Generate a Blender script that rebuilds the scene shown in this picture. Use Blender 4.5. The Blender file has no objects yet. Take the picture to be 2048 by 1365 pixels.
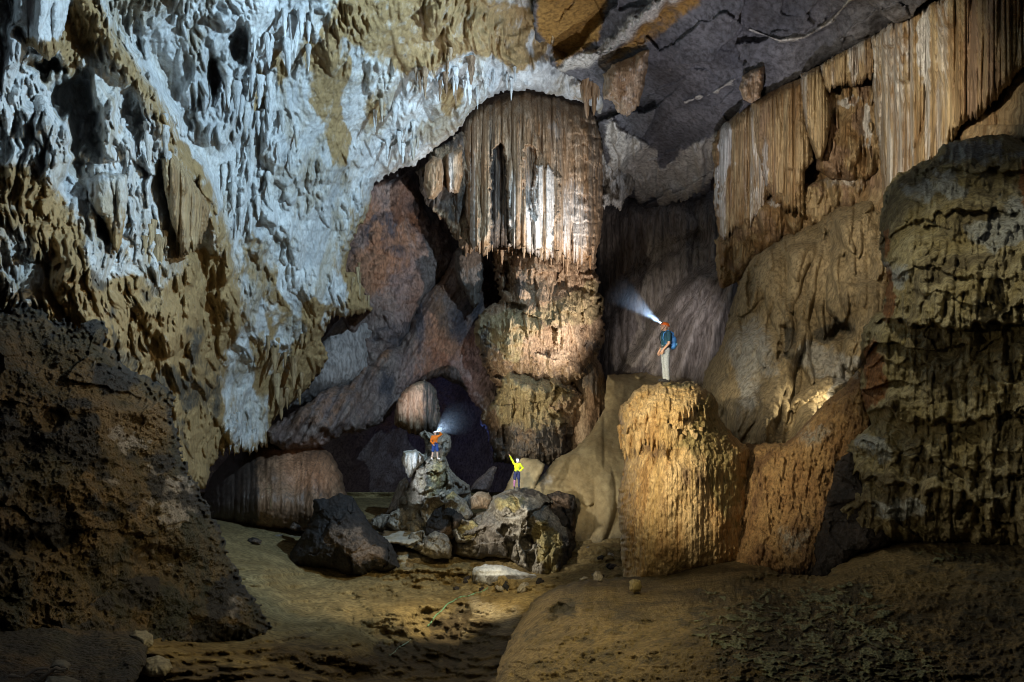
import bpy, bmesh, math, random
import numpy as np
from mathutils import Vector, Matrix
R = math.radians
scene = bpy.context.scene
COL = scene.collection

# ------------------------------------------------------------------ camera
cam = bpy.data.objects.new('camera', bpy.data.cameras.new('camera'))
COL.objects.link(cam)
cam.location = (0, 0, 0)
cam.rotation_euler = (R(90), 0, 0)
cam.data.lens = 18.0
cam.data.sensor_width = 36.0
cam.data.clip_start = 0.1
cam.data.clip_end = 400
scene.camera = cam
# ------------------------------------------------------------------ world: near darkness
w = bpy.data.worlds.new('World'); scene.world = w; w.use_nodes = True
bg = w.node_tree.nodes['Background']
bg.inputs[0].default_value = (0.80, 0.86, 1.0, 1)
bg.inputs[1].default_value = 0.06
vs = scene.view_settings
vs.view_transform = 'Standard'; vs.look = 'None'; vs.exposure = 0; vs.gamma = 1
scene.cycles.max_bounces = 4
scene.cycles.diffuse_bounces = 2
scene.cycles.glossy_bounces = 1
scene.cycles.volume_bounces = 0
scene.cycles.pixel_filter_type = 'BLACKMAN_HARRIS'
scene.cycles.filter_width = 0.95
scene.cycles.use_denoising = True
scene.cycles.use_adaptive_sampling = False
scene.cycles.sample_clamp_indirect = 3.0
scene.cycles.caustics_reflective = False
scene.cycles.caustics_refractive = False
# ------------------------------------------------------------------ the torches that light the cave, with added fill
def spot(name, loc, to, watts, col, size, blend=0.6, rad=0.12):
    l = bpy.data.lights.new(name, 'SPOT'); l.energy = watts; l.color = col
    l.spot_size = R(size); l.spot_blend = blend; l.shadow_soft_size = rad
    o = bpy.data.objects.new(name, l); COL.objects.link(o); o.location = loc
    o.rotation_euler = (Vector(to) - Vector(loc)).to_track_quat('-Z', 'Y').to_euler()
    return o
COOL = (0.53, 0.78, 1.0)
spot('torch_cool_wall', (8, 17.5, 12.6), (-10.5, 27, 7.5), 29000, COOL, 116, .8)
spot('torch_cool_roof', (7, 27, -2), (0, 37, 13.5), 10500, (0.80, 0.91, 1.0), 64, .8)
spot('torch_left_wall', (1, 19, 3.5), (-13.5, 18.5, 0.8), 1700, (1.0, 0.83, 0.50), 84, .9)
spot('torch_left_rock', (-3.0, 12.0, 2.6), (-7.0, 9.5, -3.0), 480, (1.0, 0.88, 0.62), 86, .9)
spot('torch_column', (8.5, 29, -4.5), (1.6, 42, 5.5), 19500, (1.0, 0.88, 0.79), 60, .8)
spot('torch_column_foot', (-4.5, 29, -7.5), (2, 41, -4.5), 7000, (1.0, 0.90, 0.68), 54, .9)
spot('torch_stump', (-1.9, 8.0, 0.6), (4.9, 14.5, -2.6), 6000, (1.0, 0.85, 0.56), 40, .9)
spot('torch_curtain', (3.5, 12.5, 6.6), (15.5, 22, 8.0), 7400, (1.0, 0.89, 0.70), 58, .9)
spot('torch_mound', (6.0, 15, 6.0), (12.5, 22, -1.0), 2200, (1.0, 0.88, 0.66), 60, .9)
spot('torch_outcrop', (5.4, 9.2, 5.2), (10.8, 11, -1.0), 560, (1.0, 0.93, 0.68), 92, .9)
spot('torch_sand', (-1, 24, -4), (5.5, 36, -8.0), 2600, (1.0, 0.84, 0.56), 62, .9)
spot('torch_basin', (-1.0, 22, -5.5), (-4.0, 24, -12.8), 2400, (1.0, 0.80, 0.42), 104, .9)
spot('torch_boulder', (-4.5, 24, -7.0), (1.2, 31, -11.2), 3100, (1.0, 0.94, 0.80), 56, .8)
spot('torch_pinnacle', (-7.5, 29.5, -6.5), (-4.4, 33, -9.0), 800, (0.84, 0.92, 1.0), 62, .8)
spot('torch_recess', (-9.5, 33, -5), (-6.5, 46, -3.5), 2900, (0.98, 0.80, 0.82), 38, 1.)
spot('torch_dome', (-9, 31, -6.5), (-14.0, 37.5, -9.0), 900, (1.0, 0.74, 0.54), 30, .9)
spot('torch_far_wall', (11.0, 33, 3), (15.0, 47, 0.5), 2300, (1.0, 0.92, 0.90), 52, .9)
spot('torch_tunnel', (-3.5, 44, -10), (-4.0, 62, -9), 1300, (0.08, 0.18, 1.0), 90, .9)
spot('torch_hidden', (12.75, 17.6, -1.5), (10.3, 19.0, -2.9), 900, (1.0, 0.88, 0.60), 90, .8, .08)
spot('fill_foreground', (-3.0, 3.0, 0.9), (3.5, 9, -5.2), 640, (1.0, 0.86, 0.54), 110, .9)  # unseen fill added to lift the dark foreground
spot('torch_mound_edge', (-4.5, 12.5, -4.2), (0.8, 10.2, -5.2), 800, (1.0, 0.86, 0.62), 60, .9)
spot('fill_front_mud', (2.5, 7.0, 0.5), (-2.6, 11, -6.5), 1100, (1.0, 0.85, 0.46), 104, .9, .7)  # soft unseen fill added over the front floor
spot('torch_ceiling', (6, 18, 0), (7, 31, 17), 6500, (0.88, 0.89, 1.0), 76, .9)

# ------------------------------------------------------------------ noise
_rs = np.random.RandomState(11)
T = _rs.rand(1024, 1024).astype(np.float32)
def hsh(i, j, s):
    return T[(i * 7 + s * 131 + j * 3) & 1023, (j * 11 + s * 57 + i) & 1023]
def vn(u, v, s=0):
    c, sn = math.cos(s * 1.7 + .5), math.sin(s * 1.7 + .5)
    a = u * c - v * sn + s * 17.3; b = u * sn + v * c + s * 9.1
    i = np.floor(a); j = np.floor(b); f = (a - i).astype(np.float32); g = (b - j).astype(np.float32)
    i = i.astype(np.int64); j = j.astype(np.int64)
    f = f * f * f * (f * (f * 6 - 15) + 10); g = g * g * g * (g * (g * 6 - 15) + 10)
    def t(x, y): return T[x & 1023, y & 1023]
    return 2 * ((t(i, j) * (1 - f) + t(i + 1, j) * f) * (1 - g) + (t(i, j + 1) * (1 - f) + t(i + 1, j + 1) * f) * g) - 1
def vn1(u, s=0):                                   # varies along one axis only
    i = np.floor(u); f = u - i; i = i.astype(np.int64); f = f * f * (3 - 2 * f)
    r = T[s * 37 % 1024]
    return 2 * (r[i & 1023] * (1 - f) + r[(i + 1) & 1023] * f) - 1
def fbm(u, v, o=4, s=0, g=.5):
    r = 0; a = 1; n = 0
    for k in range(o):
        r = r + a * vn(u * 2.03 ** k, v * 2.03 ** k, s + k * 3); n += a; a *= g
    return r / n
def ridged(u, v, o=4, s=0, g=.55):
    r = 0; a = 1; n = 0
    for k in range(o):
        r = r + a * (1 - 2 * np.abs(vn(u * 2.1 ** k, v * 2.1 ** k, s + k * 5))); n += a; a *= g
    return r / n
def sst(x, a=0., b=1.):
    t = np.clip((x - a) / (b - a), 0, 1); return t * t * (3 - 2 * t)
def lobes(u, v, cw, ch, s, fill=.85, tip=.55, top=.35):
    """hanging tear drops on a wall: v grows downwards"""
    out = np.zeros(np.shape(u), np.float32)
    i0 = np.floor(u / cw).astype(np.int64); j0 = np.floor(v / ch).astype(np.int64)
    for di in (-1, 0, 1):
        for dj in (-2, -1, 0):
            i = i0 + di; j = j0 + dj
            r1, r2, r3, r4, r5 = (hsh(i, j, s + k) for k in range(5))
            cu = (i + .5 + (r1 - .5) * .9) * cw; t0 = (j + r2 * .9) * ch
            t = (v - t0) / (ch * (.6 + .9 * r3)); W = cw * (.28 + .42 * r4)
            inside = (t > 0) & (t < 1) & (r5 < fill)
            hw = np.clip(1 - t, 0, 1) ** tip
            q = (u - cu - cw * .12 * np.sin(t * 5 + r1 * 6)) / (W * hw + 1e-4)
            h = np.sqrt(np.clip(1 - q * q, 0, 1)) * sst(t, 0, top) * (.45 + .55 * hw) * (.5 + .5 * r2)
            out = np.maximum(out, np.where(inside, h, 0))
    return out
def worley(u, v, s=0, jit=.9):
    i0 = np.floor(u).astype(np.int64); j0 = np.floor(v).astype(np.int64)
    f1 = np.full(np.shape(u), 9., np.float32); f2 = f1.copy()
    for di in (-1, 0, 1):
        for dj in (-1, 0, 1):
            i = i0 + di; j = j0 + dj
            d = np.hypot(u - i - .5 - (hsh(i, j, s) - .5) * jit, v - j - .5 - (hsh(i, j, s + 1) - .5) * jit)
            f2 = np.minimum(f2, np.maximum(f1, d)); f1 = np.minimum(f1, d)
    return f1, f2
def facets(u, v, s=0, tilt=.5):
    """fractured planes: every cell is its own tilted face"""
    i0 = np.floor(u).astype(np.int64); j0 = np.floor(v).astype(np.int64)
    f1 = np.full(np.shape(u), 9., np.float32); f2 = f1.copy(); h = f1 * 0
    for di in (-1, 0, 1):
        for dj in (-1, 0, 1):
            i = i0 + di; j = j0 + dj
            du = u - i - .5 - (hsh(i, j, s) - .5) * .9; dv = v - j - .5 - (hsh(i, j, s + 1) - .5) * .9
            d = np.hypot(du, dv)
            p = (hsh(i, j, s + 2) - .5) + 2 * tilt * (du * (hsh(i, j, s + 3) - .5) + dv * (hsh(i, j, s + 4) - .5))
            h = np.where(d < f1, p, h); f2 = np.minimum(f2, np.maximum(f1, d)); f1 = np.minimum(f1, d)
    return h, f2 - f1
def crag(u, v, s, st=.6):
    """sharp-creased craggy relief"""
    return .62 * ridged(u, v * st, 5, s, .62) + .5 * fbm(u * 1.6, v * 1.2 * st, 5, s + 9, .62)
def flutes(u, v, f, s=0, wav=.35, ends=None):
    """organ-pipe draperies: rounded vertical pipes with creases between them"""
    a = u * f + wav * fbm(u * f * .12, v * .10, 3, s) + .12 * vn(u * f * .5, v * .5, s + 4)
    k = np.floor(a).astype(np.int64); fr = a - k
    h = np.sqrt(np.clip(1 - (2 * fr - 1) ** 2, 0, 1)) * (.45 + .55 * hsh(k, k * 0, s))
    if ends is not None:                            # every pipe ends at its own height
        ve = ends[0] + (ends[1] - ends[0]) * hsh(k, k * 0 + 3, s)
        h = h * (.25 + .75 * sst(ve - v, 0, .25))
    return h
def strata(u, v, f, s=0, drip=.35, wob=.8):
    """overhanging ledges with dripping lower lips"""
    t = v * f + wob * fbm(u * .35, v * .22, 3, s) + drip * (lobes(u, v, .55 / f, 1.6 / f, s + 6) - .4)
    k = np.floor(t).astype(np.int64); fr = t - k
    return (fr ** .6) * (1 - sst(fr, .82, 1.0)) * (.4 + .6 * hsh(k, k * 0, s))
def psd(poly, x, y):
    """signed distance in photograph pixels, positive inside"""
    P = np.asarray(poly, np.float32); Q = np.roll(P, -1, 0)
    d = np.full(x.shape, 1e9, np.float32); ins = np.zeros(x.shape, bool)
    for (ax, ay), (bx, by) in zip(P, Q):
        ex, ey = bx - ax, by - ay
        t = np.clip(((x - ax) * ex + (y - ay) * ey) / (ex * ex + ey * ey + 1e-9), 0, 1)
        d = np.minimum(d, (x - ax - t * ex) ** 2 + (y - ay - t * ey) ** 2)
        if ay != by:
            ins ^= ((ay > y) != (by > y)) & (x < ex * (y - ay) / ey + ax)
    d = np.sqrt(d)
    return np.where(ins, d, -d)
def pline(pts, x, y):
    d = np.full(x.shape, 1e9, np.float32)
    for (ax, ay), (bx, by) in zip(pts[:-1], pts[1:]):
        ex, ey = bx - ax, by - ay
        t = np.clip(((x - ax) * ex + (y - ay) * ey) / (ex * ex + ey * ey + 1e-9), 0, 1)
        d = np.minimum(d, (x - ax - t * ex) ** 2 + (y - ay - t * ey) ** 2)
    return np.sqrt(d)
def blob(x, y, L):
    r = 0
    for cx, cy, rx, ry in L:
        s = int(cx * 7 + cy * 3) % 61; m = min(rx, ry)
        wx = x + .75 * m * fbm(x / (1.1 * m), y / (1.6 * m), 3, s); wy = y + .75 * min(ry, 1.6 * m) * fbm(x / (1.1 * m), y / (1.6 * m), 3, s + 2)
        r = r + np.exp(-((wx - cx) / rx) ** 2 - ((wy - cy) / ry) ** 2)
    return r
def tps(ctrl):
    """smooth depth through control points (x, y, metres); planes stay planes"""
    C = np.asarray(ctrl, float); X = C[:, :2] / 500.; f = 1 / C[:, 2]; n = len(C)
    def U(d2): return np.where(d2 > 0, d2 * np.log(d2 + 1e-12), 0)
    if n < 4:
        return lambda x, y: np.full(x.shape, C[:, 2].mean()) if n < 3 else 1 / (np.dstack([np.ones_like(x), x / 500., y / 500.]) @ np.linalg.solve(np.c_[np.ones(3), X], f))
    K = U(((X[:, None] - X[None]) ** 2).sum(-1)) + np.eye(n) * 1e-3
    P = np.c_[np.ones(n), X]
    A = np.block([[K, P], [P.T, np.zeros((3, 3))]])
    wts = np.linalg.lstsq(A, np.r_[f, 0, 0, 0], rcond=None)[0]
    lo, hi = C[:, 2].min() * .8, C[:, 2].max() * 1.25
    def ev(x, y):
        a, b = x / 500., y / 500.
        r = wts[n] + wts[n + 1] * a + wts[n + 2] * b
        for (cx, cy), q in zip(X, wts[:n]):
            r = r + q * U((a - cx) ** 2 + (b - cy) ** 2)
        return 1 / np.clip(r, 1 / hi, 1 / lo)
    return ev

# ------------------------------------------------------------------ meshes
def link(me, name, mat=None, parent=None):
    o = bpy.data.objects.new(name, me); COL.objects.link(o)
    if mat is not None: me.materials.append(mat)
    if parent is not None: o.parent = parent
    return o
def mesh_np(name, V, F, smooth=True):
    me = bpy.data.meshes.new(name)
    V = np.asarray(V, np.float32); F = np.asarray(F, np.int32)
    me.vertices.add(len(V)); me.vertices.foreach_set('co', V.ravel())
    k = F.shape[1]
    me.loops.add(F.size); me.loops.foreach_set('vertex_index', F.ravel())
    me.polygons.add(len(F)); me.polygons.foreach_set('loop_start', np.arange(0, F.size, k, dtype=np.int32))
    me.update(calc_edges=True); me.validate()
    me.polygons.foreach_set('use_smooth', np.full(len(me.polygons), smooth))
    return me
def tag(o, label=None, cat=None, group=None, kind=None):
    if label: o['label'] = label
    if cat: o['category'] = cat
    if group: o['group'] = group
    if kind: o['kind'] = kind
    return o
def empty(name, loc):
    o = bpy.data.objects.new(name, None); COL.objects.link(o); o.location = loc; return o
def W3(px, py, Y):                                  # photograph pixel at depth Y -> metres
    return np.stack([(px - 1024) / 1024 * Y, Y, -(py - 682.5) / 1024 * Y], -1)
REG = {}
def depth_at(name, px, py):
    x0, y0, st, G = REG[name]
    return float(G[int(np.clip((py - y0) / st, 0, G.shape[0] - 1)), int(np.clip((px - x0) / st, 0, G.shape[1] - 1))])
def rock(name, poly, ctrl, mat, fn=None, step=2., rough=5, edge=(40, 1.), thick=2.0, back=False, jag=0, jagf=.12, parent=None, origin=None, seed=0, micro=(1., .5)):
    """A rock body: front face carved at its own depth, closed by a back shell (back=True) or a rim of some thickness."""
    Y0 = float(np.median([c[2] for c in ctrl])); ev = tps(ctrl)
    P = np.asarray(poly, float)
    def build(st, isback):
        x0, y0 = P.min(0) - 8; x1, y1 = P.max(0) + 8 + jag
        x, y = np.meshgrid(np.arange(x0, x1 + st, st, dtype=np.float32), np.arange(y0, y1 + st, st, dtype=np.float32))
        yy = y
        if jag:
            wgt = np.clip((y - y0) / (y1 - y0), 0, 1) ** 1.5
            jn = np.abs(vn1(x * jagf, seed + 1)) * .6 + np.abs(vn1(x * jagf * 2.7, seed + 2)) * .4
            yy = y + jag * wgt * jn
        sd = psd(poly, x, yy)
        if rough:
            sd = sd + rough * fbm(x / 45., y / 45., 4, seed + 50) * .9 + rough * .35 * vn(x / 6., y / 6., seed + 61)
        gy, gx = np.gradient(sd, st)
        g2 = np.maximum(gx * gx + gy * gy, .2)
        keep = sd > -st * .8
        snap = keep & (sd < st * .8)
        X = x - np.where(snap, sd * gx / g2, 0); Yp = y - np.where(snap, sd * gy / g2, 0)
        sdc = np.maximum(sd, 0)
        q = np.sqrt(np.clip(1 - (1 - np.clip(sdc / edge[0], 0, 1)) ** 2, 0, 1))
        D = ev(X, Yp)
        u = (X - 1024) / 1024 * Y0; v = (Yp - 682.5) / 1024 * Y0
        masks = {}
        if isback:
            D = D + edge[1] + thick * q
        else:
            D = D + edge[1] * (1 - q)
            if fn:
                d, masks = fn(u, v, X, Yp, sdc)
                if micro[0]:
                    px = Y0 / 1024.
                    wx = X + 5 * vn(X / 30, Yp / 30, seed + 70); wy = Yp + 5 * vn(X / 30, Yp / 30, seed + 71)
                    d = d + micro[0] * px * (7.5 * crag(wx / 46., wy / 46., seed + 80, micro[1]) * (.55 + .45 * vn(X / 90, Yp / 90, seed + 72)) + 2.6 * crag(wx / 15., wy / 15., seed + 90, micro[1] ** .5))
                D = D - d * (np.clip(sdc / 6., 0, 1) if back else 1)
        D = np.maximum(D, 1.2)
        idx = -np.ones(x.shape, np.int64); idx[keep] = np.arange(keep.sum())
        a, b, c, d4 = idx[:-1, :-1], idx[:-1, 1:], idx[1:, 1:], idx[1:, :-1]
        ok = (a >= 0) & (b >= 0) & (c >= 0) & (d4 >= 0)
        F = np.stack([a[ok], d4[ok], c[ok], b[ok]], -1)
        return W3(X, Yp, D)[keep], F, {k: np.broadcast_to(m, x.shape)[keep] for k, m in masks.items()}, (x0, y0, st, D)
    V, F, M, reg = build(step, False)
    REG[name] = reg; REG[name + '|'] = reg
    n = len(V)
    # rim
    E = np.concatenate([F[:, [0, 1]], F[:, [1, 2]], F[:, [2, 3]], F[:, [3, 0]]])
    key = np.minimum(E[:, 0], E[:, 1]) * n + np.maximum(E[:, 0], E[:, 1])
    uq, first, cnt = np.unique(key, return_index=True, return_counts=True)
    B = E[first[cnt == 1]]
    if back:
        Vb, Fb, _, _ = build(step * 2.5, True)
        Fb = Fb[:, ::-1] + n
        V2 = np.concatenate([V, Vb]); F2 = np.concatenate([F, Fb])
    else:
        bi = np.unique(B); rm = -np.ones(n, np.int64); rm[bi] = np.arange(len(bi)) + n
        r = V[bi]; Vb = r * (1 + thick / np.maximum(r[:, 1:2], 1))
        V2 = np.concatenate([V, Vb]); F2 = np.concatenate([F, np.stack([B[:, 1], B[:, 0], rm[B[:, 0]], rm[B[:, 1]]], -1)])
    used = np.zeros(len(V2), bool); used[F2.ravel()] = True
    rm = np.cumsum(used) - 1; F2 = rm[F2]; V2 = V2[used]
    O = np.zeros(3)
    if origin is None and parent is None:
        O = np.array([V2[:, 0].mean(), V2[:, 1].mean(), V2[:, 2].min()])
    elif origin is not None: O = np.asarray(origin, float)
    me = mesh_np(name, V2 - O, F2)
    for k, m in M.items():
        full = np.zeros(len(used), np.float32); full[:n] = m
        at = me.attributes.new(k, 'FLOAT', 'POINT'); at.data.foreach_set('value', np.clip(full[used], 0, 1).astype(np.float32))
    o = link(me, name, mat, parent); o.location = O
    return o

# ------------------------------------------------------------------ materials
def rockmat(name, c1, c2, c3, sc=1., streak=1., s1=(.3, .17, .06), s2=(.08, .07, .06), rgh=.75, bump=.5, bsc=1., bdist=.08, pit=.0, spec=.3, grain=.8):
    m = bpy.data.materials.new(name); m.use_nodes = True
    nt = m.node_tree; N = nt.nodes; L = nt.links
    for n in list(N): N.remove(n)
    out = N.new('ShaderNodeOutputMaterial'); b = N.new('ShaderNodeBsdfPrincipled'); L.new(b.outputs[0], out.inputs[0])
    geo = N.new('ShaderNodeNewGeometry')
    mp = N.new('ShaderNodeMapping'); mp.inputs['Scale'].default_value = (1, 1, streak); L.new(geo.outputs['Position'], mp.inputs[0])
    def noise(scale, det=6, ro=.6, vec=mp, dist=0.):
        n = N.new('ShaderNodeTexNoise'); n.inputs['Scale'].default_value = scale; n.inputs['Detail'].default_value = det
        n.inputs['Roughness'].default_value = ro; n.inputs['Distortion'].default_value = dist
        L.new(vec.outputs[0], n.inputs['Vector']); return n.outputs[0]
    def ramp(src, a, bb):
        n = N.new('ShaderNodeMapRange'); n.interpolation_type = 'SMOOTHSTEP'
        n.inputs[1].default_value = a; n.inputs[2].default_value = bb; L.new(src, n.inputs[0]); return n.outputs[0]
    def mix(f, a, bb):
        n = N.new('ShaderNodeMix'); n.data_type = 'RGBA'
        if isinstance(f, float): n.inputs[0].default_value = f
        else: L.new(f, n.inputs[0])
        for k, c in ((6, a), (7, bb)):
            if isinstance(c, tuple): n.inputs[k].default_value = (*c, 1)
            else: L.new(c, n.inputs[k])
        return n.outputs[2]
    col = mix(ramp(noise(.55 * sc, 8, .62), .36, .64), c1, c2)
    col = mix(ramp(noise(.23 * sc, 8, .7, dist=.6), .46, .62), col, c3)
    for k, c in (('m1', s1), ('m2', s2)):
        at = N.new('ShaderNodeAttribute'); at.attribute_name = k
        v = N.new('ShaderNodeMath'); v.operation = 'MULTIPLY_ADD'; L.new(noise(1.5 * sc, 9, .74), v.inputs[0]); v.inputs[1].default_value = 1.9; v.inputs[2].default_value = -.95
        ad = N.new('ShaderNodeMath'); ad.operation = 'ADD'; L.new(at.outputs['Fac'], ad.inputs[0]); L.new(v.outputs[0], ad.inputs[1])
        gate = N.new('ShaderNodeMath'); gate.operation = 'MULTIPLY'; L.new(ramp(ad.outputs[0], .2, .85), gate.inputs[0])
        L.new(ramp(at.outputs['Fac'], .02, .45), gate.inputs[1])
        col = mix(gate.outputs[0], col, c)
    # fine mineral grain
    gr = N.new('ShaderNodeMix'); gr.data_type = 'RGBA'; gr.blend_type = 'MULTIPLY'; gr.inputs[0].default_value = grain
    cr = N.new('ShaderNodeValToRGB'); cr.color_ramp.elements[0].position = .36; cr.color_ramp.elements[0].color = (.30, .28, .26, 1)
    cr.color_ramp.elements[1].position = .58; cr.color_ramp.elements[1].color = (1.15, 1.15, 1.15, 1)
    L.new(noise(4.5 * sc, 8, .7), cr.inputs[0]); L.new(col, gr.inputs[6]); L.new(cr.outputs[0], gr.inputs[7])
    L.new(gr.outputs[2], b.inputs['Base Color'])
    b.inputs['Roughness'].default_value = rgh; b.inputs['Specular IOR Level'].default_value = spec
    h = noise(3.2 * bsc, 9, .66)
    if pit:
        vo = N.new('ShaderNodeTexVoronoi'); vo.inputs['Scale'].default_value = 5.5 * bsc; L.new(mp.outputs[0], vo.inputs['Vector'])
        s = N.new('ShaderNodeMath'); s.operation = 'MULTIPLY_ADD'; L.new(vo.outputs['Distance'], s.inputs[0]); s.inputs[1].default_value = -pit; L.new(h, s.inputs[2]); h = s.outputs[0]
    bp = N.new('ShaderNodeBump'); bp.inputs['Strength'].default_value = min(1, bump * 1.6); bp.inputs['Distance'].default_value = bdist * 3
    L.new(h, bp.inputs['Height']); L.new(bp.outputs[0], b.inputs['Normal'])
    return m
def plain(name, c, rgh=.7, emit=0., var=.25, sc=30.):
    m = bpy.data.materials.new(name); m.use_nodes = True
    nt = m.node_tree; b = nt.nodes['Principled BSDF']
    b.inputs['Roughness'].default_value = rgh
    n = nt.nodes.new('ShaderNodeTexNoise'); n.inputs['Scale'].default_value = sc; n.inputs['Detail'].default_value = 4
    tc = nt.nodes.new('ShaderNodeTexCoord'); nt.links.new(tc.outputs['Object'], n.inputs['Vector'])
    r = nt.nodes.new('ShaderNodeValToRGB'); r.color_ramp.elements[0].position = .3; r.color_ramp.elements[1].position = .7
    r.color_ramp.elements[0].color = (*[k * (1 - var) for k in c], 1); r.color_ramp.elements[1].color = (*[min(1, k * (1 + var)) for k in c], 1)
    nt.links.new(n.outputs[0], r.inputs[0]); nt.links.new(r.outputs[0], b.inputs['Base Color'])
    if emit:
        b.inputs['Emission Color'].default_value = (*c, 1); b.inputs['Emission Strength'].default_value = emit
    return m
OCH = (.40, .27, .125)
M = dict(
    wall=rockmat('calcite_wall', (.55, .56, .56), (.80, .80, .78), (.44, .375, .28), 1., .55, OCH, (.10, .085, .065), bump=.55, bdist=.09, grain=.4),
    ceil=rockmat('grey_limestone', (.12, .117, .13), (.22, .212, .228), (.11, .105, .11), .8, 1., (.40, .22, .06), (.62, .58, .52), bump=.35, bdist=.06),
    drape=rockmat('banded_flowstone', (.38, .24, .13), (.56, .42, .29), (.30, .17, .08), 3.2, .07, (.66, .60, .54), (.12, .10, .085), rgh=.55, bump=.5, bdist=.06, spec=.45),
    shaft=rockmat('brown_flowstone', (.40, .275, .17), (.56, .42, .29), (.25, .16, .10), 1.6, .35, (.42, .34, .19), (.15, .13, .115), bump=.6, bdist=.09),
    stump=rockmat('honey_flowstone', (.50, .34, .15), (.66, .49, .27), (.42, .25, .10), 3., .3, (.29, .23, .10), (.16, .10, .055), rgh=.6, bump=.5, bsc=3., bdist=.035, spec=.4),
    curtain=rockmat('tan_curtain', (.30, .20, .10), (.45, .345, .20), (.24, .145, .065), 2., .06, (.60, .58, .55), (.27, .18, .115), rgh=.55, bump=.4, bdist=.05),
    mound=rockmat('olive_flowstone', (.29, .22, .12), (.40, .31, .18), (.21, .165, .10), 1.6, .5, (.36, .345, .31), (.10, .085, .06), bump=.55, bsc=2.2, bdist=.05),
    outcrop=rockmat('cracked_limestone', (.33, .265, .12), (.46, .40, .24), (.18, .145, .08), 2.4, .7, (.42, .43, .40), (.28, .13, .05), bump=.8, bsc=2.6, bdist=.05),
    red=rockmat('red_flowstone', (.26, .15, .065), (.37, .24, .11), (.17, .095, .05), 3., .5, (.33, .33, .30), (.06, .05, .045), bump=.9, bsc=3., bdist=.04),
    crust=rockmat('coral_crust', (.115, .09, .042), (.25, .165, .075), (.06, .062, .042), 1.6, 1., (.46, .40, .34), (.05, .045, .04), rgh=.5, bump=1., bsc=3.4, bdist=.05, pit=.5, spec=.5),
    dark=rockmat('dark_boulder', (.032, .028, .028), (.058, .047, .043), (.02, .02, .022), 1.4, 1., (.20, .145, .11), (.03, .03, .035), bump=.8, bdist=.09),
    grey=rockmat('grey_boulder', (.32, .29, .24), (.46, .42, .35), (.20, .175, .15), 1.5, .6, (.42, .35, .17), (.08, .07, .065), bump=.75, bdist=.09),
    sand=rockmat('cave_sand', (.23, .17, .075), (.31, .235, .11), (.19, .135, .055), .9, 1., (.42, .36, .26), (.10, .075, .045), rgh=.9, bump=.5, bsc=2., bdist=.04),
    slope=rockmat('pale_sand', (.36, .29, .17), (.43, .36, .22), (.31, .24, .13), .5, 1., (.45, .42, .37), (.12, .10, .07), rgh=.85, bump=.2, bdist=.04, grain=.35),
    fore=rockmat('crusted_mud', (.20, .145, .06), (.29, .21, .095), (.13, .095, .045), 2.4, 1., (.22, .23, .13), (.09, .075, .045), rgh=.7, bump=1., bsc=5., bdist=.03, pit=.6),
    back=rockmat('far_limestone', (.21, .155, .145), (.31, .24, .21), (.16, .105, .085), .9, .5, (.30, .165, .10), (.09, .08, .09), bump=.5, bdist=.15),
    far=rockmat('far_flowstone', (.30, .265, .25), (.39, .35, .33), (.24, .21, .195), .9, .15, (.30, .28, .28), (.10, .085, .08), bump=.35, bdist=.08),
    dome=rockmat('smooth_flowstone', (.25, .14, .08), (.36, .215, .13), (.18, .105, .065), 1.4, .1, (.36, .33, .15), (.07, .05, .04), rgh=.45, bump=.4, bdist=.05, spec=.5),
    stone=rockmat('smooth_stone', (.27, .24, .17), (.34, .31, .23), (.22, .19, .13), 3., 1., bump=.3, bsc=4., bdist=.02),
)
# ================================================================== SETTING
def f_back(u, v, x, y, d):
    h = 2.2 * fbm(u / 7, v / 9, 5, 3) + .9 * lobes(u, v, 3., 7., 5) + .35 * fbm(u / .9, v / 1.6, 4, 8)
    return h, dict(m1=blob(x, y, [(830, 560, 120, 90), (780, 800, 160, 70)]), m2=blob(x, y, [(930, 560, 35, 90), (850, 400, 60, 40)]))
tag(rock('cave_back_wall', [(-500, -300), (2500, -300), (2500, 1150), (-500, 1150)],
    [(0, 0, 60), (2048, 0, 60), (780, 430, 50), (720, 600, 49), (860, 560, 53), (950, 650, 56), (1000, 300, 60), (900, 960, 72), (740, 980, 66), (940, 800, 68), (1250, 560, 60), (1400, 600, 60), (0, 1100, 64), (2048, 1100, 60)],
    M['back'], f_back, 4, 0, (10, 0.1), 3, micro=(1.2, .7)), kind='structure')

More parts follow.
